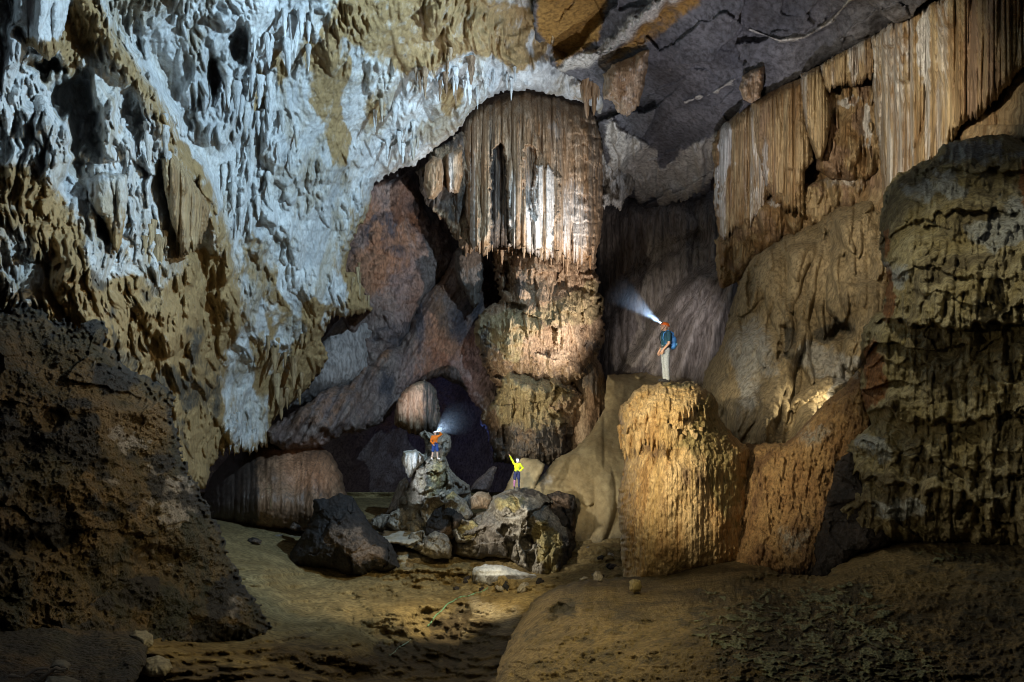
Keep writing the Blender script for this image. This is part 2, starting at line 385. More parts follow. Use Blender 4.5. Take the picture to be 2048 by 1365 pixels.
def f_wall(u, v, x, y, d):
    uw = u + .5 * fbm(u / 2., v / 2., 3, 51); big = lobes(uw, v, 3.2, 4.6, 1, .65, .6); mid = lobes(uw, v, 1.0, 2.3, 9, .8); sm = lobes(uw, v, .44, 1.15, 17, .85); ti = lobes(uw, v, .21, .62, 23, .85)
    plain_ = sst(blob(x, y, [(640, 500, 60, 70), (1010, 190, 60, 60), (640, 250, 110, 130), (350, 150, 40, 60), (800, 90, 90, 60), (330, 60, 30, 90)]) + .35 * fbm(x / 60, y / 60, 3, 4) + .75 * sst(fbm(x / 110, y / 90, 3, 71), .0, .35), .25, .75)
    k = 1 - .82 * plain_
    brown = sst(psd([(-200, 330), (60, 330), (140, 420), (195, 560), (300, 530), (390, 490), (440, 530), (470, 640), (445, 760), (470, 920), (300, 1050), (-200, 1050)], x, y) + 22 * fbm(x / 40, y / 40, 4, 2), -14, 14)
    rib = pline([(150, -40), (215, 80), (260, 140), (320, 230), (345, 300), (410, 400), (440, 470), (460, 560), (475, 640)], x, y)
    ribm = np.exp(-(rib / 26) ** 2)
    left = sst(430 - x + .45 * (y - 250), 0, 160)
    h = (1.0 + .9 * left) * big + k * (.85 * mid + .55 * sm + .26 * ti) + .4 * fbm(u / 3., v / 3.5, 4, 31) + .16 * ridged(u / .8, v / 2., 4, 41) + .10 * strata(u, v, 1.6, 44)
    h = h + 1.0 * ribm - .8 * np.exp(-((rib - 50) / 26) ** 2) * sst(480 - x, 0, 80)
    # deep dark hollows between the hanging masses
    h = h - 2.2 * sst(blob(x, y, [(165, 250, 30, 110), (215, 420, 30, 70), (130, 190, 40, 50), (480, 90, 20, 50), (425, 150, 16, 45), (90, 130, 40, 22)]), .3, .9)
    ochre = blob(x, y, [(840, 40, 130, 40), (1010, 30, 80, 34), (1040, 120, 30, 40), (900, 200, 24, 34), (800, 75, 75, 45), (820, 110, 90, 35), (650, 130, 34, 85), (660, 215, 26, 70), (870, 70, 90, 28), (715, 30, 45, 34), (745, 215, 22, 48), (680, 290, 20, 60), (560, 130, 16, 60), (990, 100, 40, 26), (930, 30, 55, 45), (1110, 70, 30, 50),
        (715, 560, 38, 60), (740, 610, 36, 40), (600, 740, 34, 60), (640, 690, 30, 30), (560, 800, 26, 60), (520, 720, 26, 60), (70, 40, 55, 60), (150, 90, 30, 70), (520, 180, 14, 60), (620, 620, 34, 22), (400, 620, 40, 60)])
    wt = sst(blob(x, y, [(255, 400, 40, 60), (160, 320, 50, 60), (320, 545, 60, 45), (15, 520, 40, 90), (50, 560, 40, 70)]), .2, .8)
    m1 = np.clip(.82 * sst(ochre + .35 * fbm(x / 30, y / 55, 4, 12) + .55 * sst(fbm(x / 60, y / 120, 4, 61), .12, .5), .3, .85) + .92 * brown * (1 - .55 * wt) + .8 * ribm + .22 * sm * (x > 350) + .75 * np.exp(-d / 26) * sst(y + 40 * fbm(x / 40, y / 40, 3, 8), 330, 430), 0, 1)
    m2 = .75 * np.clip(brown * sst(fbm(x / 50, y / 90, 4, 7), .15, .5) + .55 * ridged(x / 50, y / 150, 3, 77) * (1 - .6 * plain_) - .12, 0, 1)
    return h, dict(m1=m1, m2=m2)
WALL = [(-260, -260), (1230, -260), (1225, 60), (1240, 160), (1215, 235), (1180, 215), (1120, 195), (1060, 180), (1000, 185), (950, 215), (905, 275), (870, 300), (830, 335), (800, 345), (750, 375), (735, 430), (715, 455), (700, 505), (690, 545),
        (720, 560), (735, 610), (750, 628), (690, 640), (660, 640), (640, 690), (655, 730), (600, 800), (545, 850), (540, 895), (500, 915), (440, 915), (400, 1000), (300, 1080), (-260, 1080)]
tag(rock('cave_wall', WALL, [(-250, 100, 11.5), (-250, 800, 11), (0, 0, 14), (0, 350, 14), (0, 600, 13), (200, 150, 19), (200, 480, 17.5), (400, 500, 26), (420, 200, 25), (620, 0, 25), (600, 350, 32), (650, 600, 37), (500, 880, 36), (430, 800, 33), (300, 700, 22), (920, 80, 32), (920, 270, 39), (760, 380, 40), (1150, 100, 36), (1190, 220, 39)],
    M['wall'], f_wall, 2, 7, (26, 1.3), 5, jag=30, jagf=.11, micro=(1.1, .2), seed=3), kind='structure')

def f_ceil(u, v, x, y, d):
    vein = np.exp(-(pline([(1110, 145), (1180, 118), (1235, 85), (1290, 30), (1320, 5), (1420, -30)], x, y + 9 * fbm(x / 22, y / 22, 3, 3)) / (15 + 7 * vn(x / 30, y / 30, 4))) ** 2)
    vein2 = np.exp(-(np.minimum(pline([(1500, 60), (1560, 82), (1610, 75), (1660, 45), (1710, -10)], x, y), pline([(1370, 205), (1420, 190), (1470, 160)], x, y) + 7 * fbm(x / 14, y / 14, 4, 3)) / (5 + 4 * vn(x / 40, y / 40, 4))) ** 2)
    rag = sst(psd([(1215, 235), (1290, 290), (1330, 330), (1440, 265), (1430, 330), (1390, 420), (1280, 400), (1215, 330)], x, y) + 18 * fbm(x / 25, y / 25, 4, 6), -10, 10)
    a, b = facets(u / 7. + .15 * fbm(u / 2, v / 2, 4, 4), v / 5. + u / 9 + .15 * fbm(u / 2, v / 2, 4, 6), 21, 1.1); c, e = facets(u / 2.6 + .2 * fbm(u, v, 4, 8), v / 2. + u / 4 + .2 * fbm(u, v, 4, 9), 33, .8)
    gr = crag(u * 1.6, v * 1.6, 5, .9)
    h = 2.2 * a + .5 * c * (fbm(u / 4, v / 4, 3, 17) > 0) + .5 * fbm(u / 6, v / 4, 4, 9) + vein * (.9 + .8 * gr) + vein2 * (.25 + .3 * gr)
    h = h + rag * (1.6 * lobes(u, v, 1.2, 2.6, 5) + .8 * lobes(u, v, .5, 1.3, 8))
    orange = sst(psd([(1070, -100), (1225, -100), (1215, 0), (1195, 80), (1115, 135), (1075, 60)], x, y), -12, 12)
    red = .7 * sst(psd([(1200, 135), (1290, 95), (1400, 10), (1420, -60), (1330, -40), (1290, 30)], x, y), -12, 12)
    return h, dict(m1=np.clip(orange + red, 0, 1), m2=np.clip(.9 * vein + .8 * vein2 + 1. * rag + .25 * (fbm(x / 70, y / 40, 4, 15) > .42), 0, 1))
tag(rock('cave_ceiling', [(1060, -260), (2300, -260), (2300, -60), (1910, -40), (1880, 6), (1755, 72), (1645, 132), (1510, 205), (1455, 255), (1440, 300), (1420, 390), (1300, 430), (1215, 360), (1195, 240), (1150, 160), (1070, 120)],
    [(1080, 40, 31), (1200, 20, 29), (1300, 60, 29), (1500, 40, 25), (1750, 0, 20), (2200, -100, 12), (1640, 120, 24.5), (1450, 230, 32), (1300, 230, 38), (1215, 340, 46), (1400, 380, 45), (1500, -200, 18)],
    M['ceil'], f_ceil, 2, 6, (14, .6), 4, jag=14, seed=8), kind='structure')

def f_rightwall(u, v, x, y, d):
    h = .9 * fbm(u / 3, v / 3.5, 5, 3) + .5 * lobes(u, v, 1.2, 3, 5) + .8 * strata(u, v, .35, 7) * (y > 250) + .15 * ridged(u / .7, v / 1.2, 4, 9)
    return h, dict(m1=.0 * x, m2=.8 * blob(x, y, [(1690, 260, 60, 90), (1560, 400, 90, 40), (1750, 330, 40, 90)]))
tag(rock('cave_right_wall', [(1430, 260), (1500, 190), (1640, 110), (1750, 50), (1900, -60), (2300, -200), (2300, 620), (1760, 620), (1500, 620), (1440, 500)],
    [(1440, 300, 35), (1450, 500, 33), (1640, 200, 28), (1700, 450, 26), (1880, 60, 23), (1850, 330, 21), (2048, 60, 16), (2048, 300, 15), (2250, 200, 12)],
    M['curtain'], f_rightwall, 2.5, 6, (18, 1.), 4, seed=5), kind='structure')

def f_far(u, v, x, y, d):
    h = 1.0 * flutes(u, v, .40, 4, .5) + .4 * flutes(u, v, 1.2, 9, .5) + .12 * flutes(u, v, 4., 12) + .9 * fbm(u / 5, v / 8, 4, 6)
    h = h - 1.4 * np.exp(-(pline([(1205, 640), (1260, 560), (1330, 500), (1400, 470)], x, y + 12 * fbm(x / 30, y / 30, 3, 4)) / 16) ** 2)
    s = psd([(1215, 760), (1262, 700), (1300, 640), (1345, 575), (1400, 540), (1450, 520), (1520, 560), (1520, 800)], x, y) + 10 * fbm(x / 40, y / 40, 3, 2)
    fan = 0
    for k, (ax, ay, bx, by) in enumerate([(1440, 520, 1255, 745), (1440, 540, 1300, 760), (1450, 560, 1350, 770), (1470, 560, 1410, 770)]):
        fan = np.maximum(fan, np.exp(-(pline([(ax, ay), (ax * .55 + bx * .45 - 12, ay * .5 + by * .5 - 16), (bx, by)], x, y) / 17) ** 2))
    h = h * (.25 + .75 * sst(-s, -30, 10)) + 2.6 * sst(s, -6, 26) + 1.3 * fan * sst(s, -20, 10) + .7 * fbm(u / 4, v / 4, 4, 8)
    return h, dict(m1=.6 * sst(fbm(u / 1.2, v / 20, 3, 5), .1, .5), m2=.3 * sst(1300 - x + 20 * fbm(x / 30, y / 50, 3, 5), 0, 80) * sst(-s, -10, 30))
tag(rock('far_flowstone_wall', [(1190, 410), (1215, 400), (1330, 395), (1440, 380), (1560, 420), (1560, 840), (1205, 800), (1195, 600)],
    [(1210, 600, 54), (1320, 450, 50), (1440, 450, 47), (1260, 720, 50), (1400, 720, 46), (1500, 800, 42)],
    M['far'], f_far, 2, 4, (50, 3.), 3, seed=9),
    'smooth draped flowstone wall standing far behind the caver on the tall stump', 'rock wall')

def f_floor(u, v, x, y, d):
    near = sst(y, 1080, 1330)
    zone = sst(blob(x, y, [(860, 1240, 150, 75), (800, 1190, 110, 45), (700, 1330, 140, 50), (1000, 1150, 160, 40)]), .2, .7)
    a = fbm(x / 90, y / 38, 4, 4) * 3.2 + .8 * fbm(x / 26, y / 12, 3, 14); k = np.floor(a * 2.1); fr = a * 2.1 - k
    ter = (k + sst(fr, .75, 1.)) / 2.1
    rip = np.sin((y * .22 + 2.4 * fbm(x / 60, y / 30, 3, 22) + x * .012) * 1.6)
    h = .9 * fbm(x / 150, y / 60, 4, 2) + zone * .24 * ter + (1 - zone) * .07 * rip + .12 * fbm(x / 22, y / 9, 4, 9) + .05 * ridged(x / 12, y / 5, 3, 12)
    rim = np.abs(((np.hypot(x - 1010, (y - 1215) * 1.7) + 30 * fbm(x / 50, y / 30, 4, 61)) / 34) % 1 - .5) * 2
    h = h + .16 * sst(rim, .55, .95) * sst(blob(x, y, [(920, 1250, 90, 70), (850, 1300, 100, 40)]), .2, .7)
    # shallow gour pools
    b = sst(blob(x, y, [(905, 1290, 16, 55), (930, 1225, 14, 30), (790, 1305, 60, 26), (850, 1335, 34, 22), (880, 1265, 20, 30)]), .35, .75)
    h = h - .28 * b
    bk = sst(psd([(770, 1150), (790, 1100), (830, 1078), (900, 1095), (960, 1125), (930, 1150), (840, 1165)], x, y) + 9 * fbm(x / 26, y / 10, 4, 17), -3, 16)
    h = h + .55 * bk + .25 * sst(np.sin(y * .25 + 2.5 * fbm(x / 60, y / 20, 3, 3)), 0, .5) * bk
    h = h + 1.0 * np.exp(-(((x - 1010) / 60) ** 2 + ((y - 1250) / 70) ** 2))
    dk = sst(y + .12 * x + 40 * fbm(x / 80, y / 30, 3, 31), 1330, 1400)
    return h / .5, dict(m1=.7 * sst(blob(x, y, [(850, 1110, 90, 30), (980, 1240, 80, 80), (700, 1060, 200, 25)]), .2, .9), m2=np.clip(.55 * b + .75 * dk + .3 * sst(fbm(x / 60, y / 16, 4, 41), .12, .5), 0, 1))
tag(rock('cave_floor', [(-600, 1000), (300, 985), (1300, 985), (2600, 1010), (2600, 1700), (-600, 1700)],
    [(-400, 1100, 30), (420, 1040, 38), (700, 1035, 39.5), (1000, 1040, 39), (1300, 1040, 39), (1000, 1160, 28.5), (800, 1160, 28), (600, 1150, 28), (535, 1262, 13.8), (600, 1255, 16.5), (430, 1292, 11.2), (750, 1250, 19.5), (1000, 1250, 21), (330, 1330, 8), (740, 1335, 13), (1000, 1335, 13), (700, 1365, 10), (1100, 1500, 6), (700, 1600, 4.5), (1400, 1250, 20), (2000, 1250, 18), (2500, 1300, 14), (0, 1300, 9), (0, 1600, 3.5), (2000, 1600, 5)],
    M['sand'], f_floor, 2.2, 0, (10, .1), 1.5, micro=(0, 1)), kind='structure')

# ================================================================== ROCK BODIES
def f_ledge(u, v, x, y, d):
    ru, rv = u * .86 + v * .5, v * .86 - u * .5
    rib = flutes(ru, rv, .8, 7, .6) * sst(fbm(u / 5, v / 5, 3, 21), -.1, .3)
    h = 1.3 * fbm(u / 4, v / 4, 5, 3) + .9 * lobes(ru, rv, 1.6, 5., 6, .7) + .8 * rib + .3 * flutes(ru, rv, 2.6, 11, .5) + .25 * ridged(ru / .9, rv / 2, 4, 9)
    return h, dict(m1=np.clip(.6 * rib + .8 * blob(x, y, [(870, 700, 70, 70), (880, 560, 40, 70), (770, 690, 14, 30)]), 0, 1), m2=.9 * blob(x, y, [(775, 770, 16, 40), (840, 640, 12, 70), (930, 640, 30, 60)]))
tag(rock('arch_ledge', [(530, 862), (560, 842), (620, 805), (660, 775), (700, 768), (725, 735), (770, 700), (800, 690), (840, 600), (880, 560), (905, 500), (960, 505), (985, 610), (975, 690), (1000, 760), (1000, 900), (985, 900), (965, 830), (930, 775), (880, 752), (820, 770), (800, 800), (770, 845), (720, 866), (690, 868), (640, 892), (565, 900), (540, 885)],
    [(540, 880, 37), (650, 850, 41), (760, 800, 45), (860, 700, 49), (930, 560, 51), (990, 800, 47)], M['back'], f_ledge, 2, 6, (30, 2.5), 4, seed=14),
    'mauve rock ledge arching from the foot of the white wall up towards the column', 'rock ledge')
def f_smoothrock(u, v, x, y, d):
    return .9 * fbm(u / 3, v / 3, 4, 3) + .15 * ridged(u / .8, v / 1.2, 3, 8), dict(m1=0 * x, m2=.3 + .7 * blob(x, y, [(620, 790, 30, 40)]))
tag(rock('leaning_slab', [(540, 830), (570, 780), (640, 690), (680, 630), (745, 630), (760, 660), (745, 740), (700, 775), (620, 810)], [(560, 820, 40), (720, 640, 46), (740, 740, 46)], M['far'], f_smoothrock, 2, 5, (50, 2.5), 3, back=True, micro=(0.7, 0.8), seed=16),
    'smooth grey-brown slab leaning between white wall and mauve ledge', 'rock slab')
def f_purple(u, v, x, y, d):
    return 2.2 * fbm(u / 4, v / 4, 5, 13) + .6 * lobes(u, v, 1.6, 2.4, 5, .7, .4, .3) + .35 * ridged(u / 1.2, v / 1.6, 4, 8), dict(m1=.9 * blob(x, y, [(770, 450, 90, 90), (720, 560, 40, 60)]), m2=.6 * sst(fbm(x / 50, y / 50, 3, 5), .1, .5))
tag(rock('recess_wall', [(690, 390), (830, 340), (850, 420), (905, 480), (915, 520), (880, 570), (850, 620), (800, 700), (745, 745), (690, 700), (680, 520)], [(720, 450, 47), (860, 500, 52), (780, 680, 49)], M['back'], f_purple, 2, 6, (30, 1.5), 3, micro=(1.6, 0.7), seed=19),
    'reddish mauve rock face in the shaded recess right of the white wall', 'rock face')
def f_hangrock(u, v, x, y, d):
    return .55 * flutes(u, v, 1.9, 5) + .3 * flutes(u, v, 4.5, 9) + .25 * lobes(u, v, .5, 1.4, 8), dict(m1=0 * x, m2=.75 * sst(x, 840, 850) + .2 * sst(y, 840, 870))
tag(rock('hanging_flowstone', [(790, 850), (792, 810), (805, 785), (825, 766), (850, 760), (872, 775), (880, 820), (885, 860), (870, 885), (850, 875), (820, 872)], [(800, 850, 41.5), (880, 860, 42), (840, 760, 41.5)], M['shaft'], f_hangrock, 2, 4, (40, 1.8), 2.5, back=True, jag=12, jagf=.2, micro=(0.6, 0.3), seed=21),
    'fluted brown flowstone bulge hanging at the left of the dark tunnel mouth', 'flowstone')
def f_pil(u, v, x, y, d): return .5 * lobes(u, v, .8, 3, 5) + .3 * ridged(u, v / 3, 4, 6), dict(m1=0 * x, m2=.9 + 0 * x)
tag(rock('dark_pillar', [(908, 500), (935, 480), (962, 500), (965, 560), (958, 620), (945, 625), (925, 580), (912, 550)], [(910, 500, 46), (960, 520, 46), (940, 620, 46)], M['shaft'], f_pil, 2, 5, (25, 1.5), 2, back=True, jag=16, jagf=.2, micro=(1.5, 0.4), seed=22),
    'dark ragged rock pendant hanging left of the column below its fluted curtain', 'stalactite')

# ---- the great column
colum = empty('flowstone_column', (1.9, 43, -10.5))
tag(colum, 'huge flowstone column with fluted curtain reaching the roof, centre of the cave', 'column')
CO = (1.9, 43, -10.5)
def f_base(u, v, x, y, d):
    lip = 1.6 * np.exp(-((y - 775 - .10 * (x - 1050)) / 30) ** 2)
    a, b = facets(u / 1.6 + .3 * fbm(u, v, 4, 3), v / 1.7 + .3 * fbm(u, v, 4, 6), 5, 1.)
    h = lip + .8 * a + 1.3 * lobes(u, v, 1.1, 3.2, 5) * sst(y, 760, 800) + .42 * lobes(u, v, .5, 1.7, 9) + .7 * fbm(u / 2.5, v / 2.5, 5, 4) + .5 * strata(u, v, .55, 3) + .14 * ridged(u / .5, v / .9, 4, 7)
    h = h - 1.3 * sst(blob(x, y, [(1120, 830, 22, 12), (1010, 880, 10, 30), (1150, 880, 25, 20)]), .3, .8)
    return h, dict(m1=.75 * sst(blob(x, y, [(1050, 775, 90, 40), (1040, 800, 60, 40), (1080, 845, 60, 20)]) + .3 * fbm(x / 20, y / 20, 3, 8), .25, .8), m2=.75 * sst(y + .15 * (x - 1000) + 30 * fbm(x / 30, y / 30, 3, 2), 815, 900))
def f_shaft(u, v, x, y, d):
    a, b = facets(u / 2. + .3 * fbm(u, v, 4, 3), v / 1.5 + .3 * fbm(u, v, 4, 6), 8, 1.)
    h = .9 * a + .9 * fbm(u / 3, v / 2.6, 5, 3) + .8 * lobes(u, v, .9, 3.2, 5) + .3 * lobes(u, v, .4, 1.5, 6) + .14 * ridged(u / .5, v / .9, 4, 7)
    shelf = np.exp(-((y - 640 + .28 * (x - 1080)) / 42) ** 2)
    h = h + 1.8 * shelf - 1.5 * sst(blob(x, y, [(1032, 615, 26, 9), (1018, 560, 14, 36)]), .3, .8)
    return h, dict(m1=.7 * sst(shelf * .7 + blob(x, y, [(1000, 650, 50, 40), (1030, 700, 30, 40), (1170, 610, 45, 40)]) + .3 * fbm(x / 25, y / 25, 3, 3), .4, .9), m2=.8 * blob(x, y, [(970, 690, 16, 60), (1045, 570, 20, 40), (1190, 690, 25, 20)]))
def f_drape(u, v, x, y, d):
    fine = flutes(u, v, 3.4, 5, .3); mid = flutes(u, v, 1.25, 9, .35, ends=(-2., 9.)); big = flutes(u, v, .42, 13, .4)
    right = sst(x, 1130, 1165)
    h = .9 * big + .75 * mid + .24 * fine * (1 - .6 * right) + .28 * (flutes(u, v, 7., 15, .2)) * (1 - right) * .35
    h = h + right * (.55 * lobes(u, v, .9, 1.7, 4) + .35 * strata(u, v, .9, 6)) + .06 * ridged(u / .4, v / .5, 3, 4) + .25 * sst(-v, 12, 16)
    rg = 7 * fbm(x / 9, y / 14, 4, 23)
    slot = sst(psd([(985, 300), (1002, 288), (1012, 340), (1022, 500), (985, 500), (982, 380)], x, y) + rg, -3, 3)
    slot2 = sst(psd([(1050, 290), (1075, 300), (1070, 360), (1058, 420), (1046, 380)], x, y) + rg, -3, 3)
    h = h - 1.5 * slot - .9 * slot2
    notch = sst(psd([(1070, 330), (1085, 325), (1120, 355), (1122, 380), (1100, 500), (1068, 500)], x, y) + 1.5 * rg, -2, 4)
    h = h + .5 * notch
    hi = vn1(u * 1.9, 6)
    return h, dict(m1=np.clip(.7 * notch * sst(hi, -.3, .4) + .95 * sst(hi + .5 * vn1(u * 5, 16), .0, .5) * sst(y + 80 * vn1(u * .8, 9), 290, 420) + .6 * blob(x, y, [(1140, 430, 25, 90), (990, 470, 10, 30), (1170, 450, 20, 60), (1110, 260, 12, 30)]), 0, 1), m2=np.clip(.75 * slot + .45 * sst(-hi, .35, .7) + .5 * slot2, 0, 1))  # m2 paints shade into the carved slots, beside dark flute streaks
rock('column_base', [(988, 930), (982, 870), (962, 845), (965, 820), (985, 800), (1000, 760), (1010, 735), (1060, 728), (1110, 735), (1150, 765), (1172, 790), (1168, 840), (1150, 880), (1130, 925), (1080, 935)], [(985, 850, 43.5), (1060, 740, 41), (1065, 920, 40), (1160, 850, 43)], M['shaft'], f_base, 1.3, 10, (70, 4.5), 7, back=True, jag=10, jagf=.2, parent=colum, origin=CO, micro=(2.2, 0.5), seed=31).location = (0, 0, 0)
rock('column_shaft', [(958, 720), (952, 660), (962, 620), (1000, 600), (990, 540), (985, 490), (1070, 470), (1190, 470), (1198, 540), (1200, 590), (1205, 650), (1200, 700), (1170, 760), (1120, 790), (1050, 790), (990, 775)], [(965, 660, 44), (1080, 560, 42.5), (1080, 700, 40.8), (1195, 620, 44)], M['shaft'], f_shaft, 1.3, 11, (70, 4.5), 7, back=True, parent=colum, origin=CO, micro=(2.2, 0.5), seed=32).location = (0, 0, 0)
rock('fluted_curtain', [(945, 500), (930, 440), (925, 360), (915, 300), (925, 240), (950, 212), (990, 192), (1050, 178), (1110, 190), (1150, 205), (1195, 215), (1218, 250), (1220, 300), (1208, 380), (1205, 460), (1190, 540), (1150, 535), (1090, 525), (1040, 505), (1000, 500), (985, 505), (970, 520), (955, 510)], [(930, 350, 43), (1060, 185, 41), (1070, 500, 39.5), (1060, 350, 39.5), (1205, 350, 43)], M['drape'], f_drape, 1.3, 4, (70, 4.), 7, back=True, jag=20, jagf=.16, parent=colum, origin=CO, micro=(0.35, 0.2), seed=33).location = (0, 0, 0)
def f_bulge(u, v, x, y, d): return .5 * fbm(u / 2, v / 2, 4, 3) + .35 * lobes(u, v, .6, 3, 4) + .1 * ridged(u / .4, v / .6, 3, 5), dict(m1=0 * x, m2=.75 * sst(blob(x, y, [(1180, 740, 40, 60)]), .2, .9))
rock('side_bulge', [(1140, 930), (1150, 800), (1140, 760), (1150, 725), (1175, 708), (1200, 720), (1215, 760), (1222, 800), (1215, 850), (1200, 890), (1178, 905)], [(1150, 900, 43), (1180, 710, 43.5), (1210, 850, 44)], M['shaft'], f_bulge, 2, 5, (45, 3), 4, back=True, parent=colum, origin=CO, micro=(1.2, 0.5), seed=34).location = (0, 0, 0)

def f_flank(u, v, x, y, d): return .8 * lobes(u, v, .9, 2.6, 5) + .4 * lobes(u, v, .4, 1.2, 7) + .5 * fbm(u / 2, v / 2, 4, 3), dict(m1=.4 * sst(fbm(x / 20, y / 40, 3, 3), 0, .4), m2=.35 + .5 * sst(fbm(x / 25, y / 40, 3, 5), -.1, .4))
tag(rock('column_flank', [(835, 345), (870, 300), (925, 262), (960, 270), (965, 500), (935, 520), (915, 490), (890, 450), (860, 420), (842, 390)], [(840, 350, 43.5), (950, 280, 43), (900, 450, 45.5), (955, 500, 44)], M['shaft'], f_flank, 1.6, 7, (30, 1.6), 3, jag=30, jagf=.14, micro=(1.4, .4), seed=37), 'dim knobbly rock flank filling the gap left of the column curtain', 'rock')
tag(rock('column_flank', [(1195, 220), (1230, 215), (1268, 250), (1282, 330), (1262, 400), (1240, 430), (1205, 420), (1195, 320)], [(1200, 250, 43.5), (1275, 300, 45), (1230, 420, 45)], M['wall'], f_flank, 1.6, 7, (30, 1.6), 3, jag=30, jagf=.14, micro=(1.4, .4), seed=38), 'greyish fringed rock flank touching the right side of the column curtain', 'rock')
def f_dome(u, v, x, y, d):
    fl = np.hypot((x - 500) / 190., (y - 1090) / 200.)
    h = .3 * flutes((x - 500) / 14., v, .5, 4, .3) + .12 * flutes((x - 500) / 5., v, .5, 8, .3) + .5 * fbm(u / 3, v / 4, 4, 5) + .06 * ridged(u / .5, v / 2, 4, 6) + 1.0 * sst(x, 585, 640) * sst(y, 875, 930)
    ar = np.arctan2(y - 1080, x - 560)
    return h, dict(m1=.4 * sst(blob(x, y, [(540, 1000, 8, 50)]) + .3 * fbm(x / 8, y / 40, 3, 5), .4, .9), m2=sst(530 - x + 50 * fbm(u, v / 6, 3, 3), -30, 60) + .6 * sst(np.sin(ar * 60 + x * .1), .5, 1) * sst(x, 560, 600))  # m2 darkens the left side as painted shade, plus dark streaks on the right
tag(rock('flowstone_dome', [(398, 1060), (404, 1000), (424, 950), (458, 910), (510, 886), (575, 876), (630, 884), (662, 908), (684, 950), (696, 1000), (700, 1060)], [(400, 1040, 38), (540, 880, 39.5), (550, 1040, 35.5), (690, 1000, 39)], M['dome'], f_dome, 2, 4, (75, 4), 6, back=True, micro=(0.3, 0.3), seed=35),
    'smooth rounded brown flowstone dome under the ledge on the left sand floor', 'flowstone')

def f_boulder(k, amp=1., s2=.4, cr=.5):
    def f(u, v, x, y, d):
        a, b = facets(u / 1.9 + .3 * fbm(u, v, 4, k), v / 1.7 + .3 * fbm(u, v, 4, k + 1), k, 1.); c, e = facets(u / .7 + .3 * fbm(u * 2, v * 2, 3, k), v / .6, k + 7, .9)
        h = amp * (1.1 * a + .3 * c + .45 * fbm(u / 2, v / 2, 5, k) - .35 * cr * (1 - sst(b, 0, .12)) + .2 * lobes(u, v, .5, 1.2, k + 5))
        return h, dict(m1=sst(fbm(u / 1.5, v / 1.5, 4, k + 9), .05, .5), m2=s2 * sst(fbm(u / 1.2, v / 1.6, 4, k + 12), 0., .45))
    return f
def f_darkb(u, v, x, y, d):
    h, m = f_boulder(44, .45, .4, .2)(u, v, x, y, d)
    m['m1'] = .85 * sst(blob(x, y, [(690, 1080, 45, 40), (745, 1110, 45, 30)]) + .4 * fbm(x / 18, y / 18, 4, 3), .35, 1.); return h, m
tag(rock('boulder', [(570, 1140), (580, 1105), (608, 1060), (622, 1030), (630, 998), (655, 1000), (680, 990), (705, 996), (722, 1020), (745, 1055), (775, 1080), (793, 1108), (806, 1142), (770, 1146), (745, 1140), (725, 1152), (695, 1150), (670, 1136)], [(600, 1120, 29), (690, 995, 29.5), (690, 1130, 27.2), (790, 1130, 28.5)], M['dark'], f_darkb, 1.6, 5, (50, 2.2), 4, back=True, micro=(1.6, .8), seed=41),
    'large black peaked boulder alone on the sand floor', 'boulder', 'boulders on the cave floor')
def f_pinn(u, v, x, y, d):
    h, m = f_boulder(50, .75)(u, v, x, y, d)
    h = h + .6 * strata(u, v, .9, 5) + .35 * lobes(u, v, .5, 1.8, 6) + .8 * sst(psd([(810, 925), (850, 935), (895, 930), (890, 960), (860, 1000), (830, 1000), (805, 950)], x, y), -5, 15)
    h = h + 1.0 * np.exp(-(pline([(830, 1010), (870, 990), (910, 1010), (935, 1035)], x, y) / 12) ** 2)
    m['m1'] = .8 * blob(x, y, [(870, 950, 24, 40)]); m['m2'] = .5 * blob(x, y, [(870, 895, 30, 30), (800, 1010, 20, 40)]); return h, m
tag(rock('rock_pinnacle', [(795, 1062), (792, 1030), (800, 1000), (818, 975), (826, 945), (822, 925), (840, 918), (852, 905), (850, 880), (840, 868), (850, 862), (870, 872), (885, 862), (898, 872), (902, 895), (892, 915), (898, 935), (915, 955), (938, 972), (944, 1000), (940, 1030), (950, 1060), (880, 1075), (820, 1075)], [(800, 1040, 33.5), (870, 960, 32.5), (870, 870, 33.8), (930, 1000, 33.5), (870, 1060, 31.5)], M['grey'], f_pinn, 1.4, 4, (34, 1.4), 3, back=True, micro=(1.5, 0.7), seed=42),
    'craggy grey rock pinnacle carrying the caver in the orange top', 'rock')
tag(rock('hanging_block', [(806, 904), (832, 899), (850, 912), (848, 925), (836, 938), (826, 952), (818, 960), (810, 940), (804, 920)], [(806, 904, 32.3), (850, 912, 32.6), (820, 955, 32.4)], M['wall'], lambda u, v, x, y, d: (.25 * flutes(u, v, 3., 3), dict(m1=0 * x, m2=0 * x)), 1.3, 3, (16, .6), 1, back=True, jag=6, jagf=.3, micro=(0.8, 0.4), seed=43),
    'small white fluted block on the left shoulder of the pinnacle', 'rock')
tag(rock('slatted_slab', [(738, 1058), (744, 1038), (765, 1026), (800, 1032), (812, 1044), (806, 1064), (770, 1066)], [(740, 1050, 34), (780, 1028, 33.8), (805, 1060, 33.2)], M['grey'], lambda u, v, x, y, d: (.4 * flutes(u + v * .3, v, 2.2, 3), dict(m1=0 * x, m2=0 * x)), 1.5, 3, (16, .6), 1, back=True, micro=(0.6, 0.5), seed=44),
    'low slatted grey slab beside the foot of the pinnacle', 'rock')
tag(rock('tilted_slab', [(770, 1030), (785, 995), (798, 965), (812, 955), (820, 970), (814, 1000), (806, 1030)], [(780, 1020, 36), (810, 960, 36), (812, 1030, 35)], M['far'], f_smoothrock, 1.6, 3, (20, .9), 1.5, back=True, micro=(0.5, 0.8), seed=45),
    'smooth dim slab tilted against the left side of the pinnacle', 'rock')
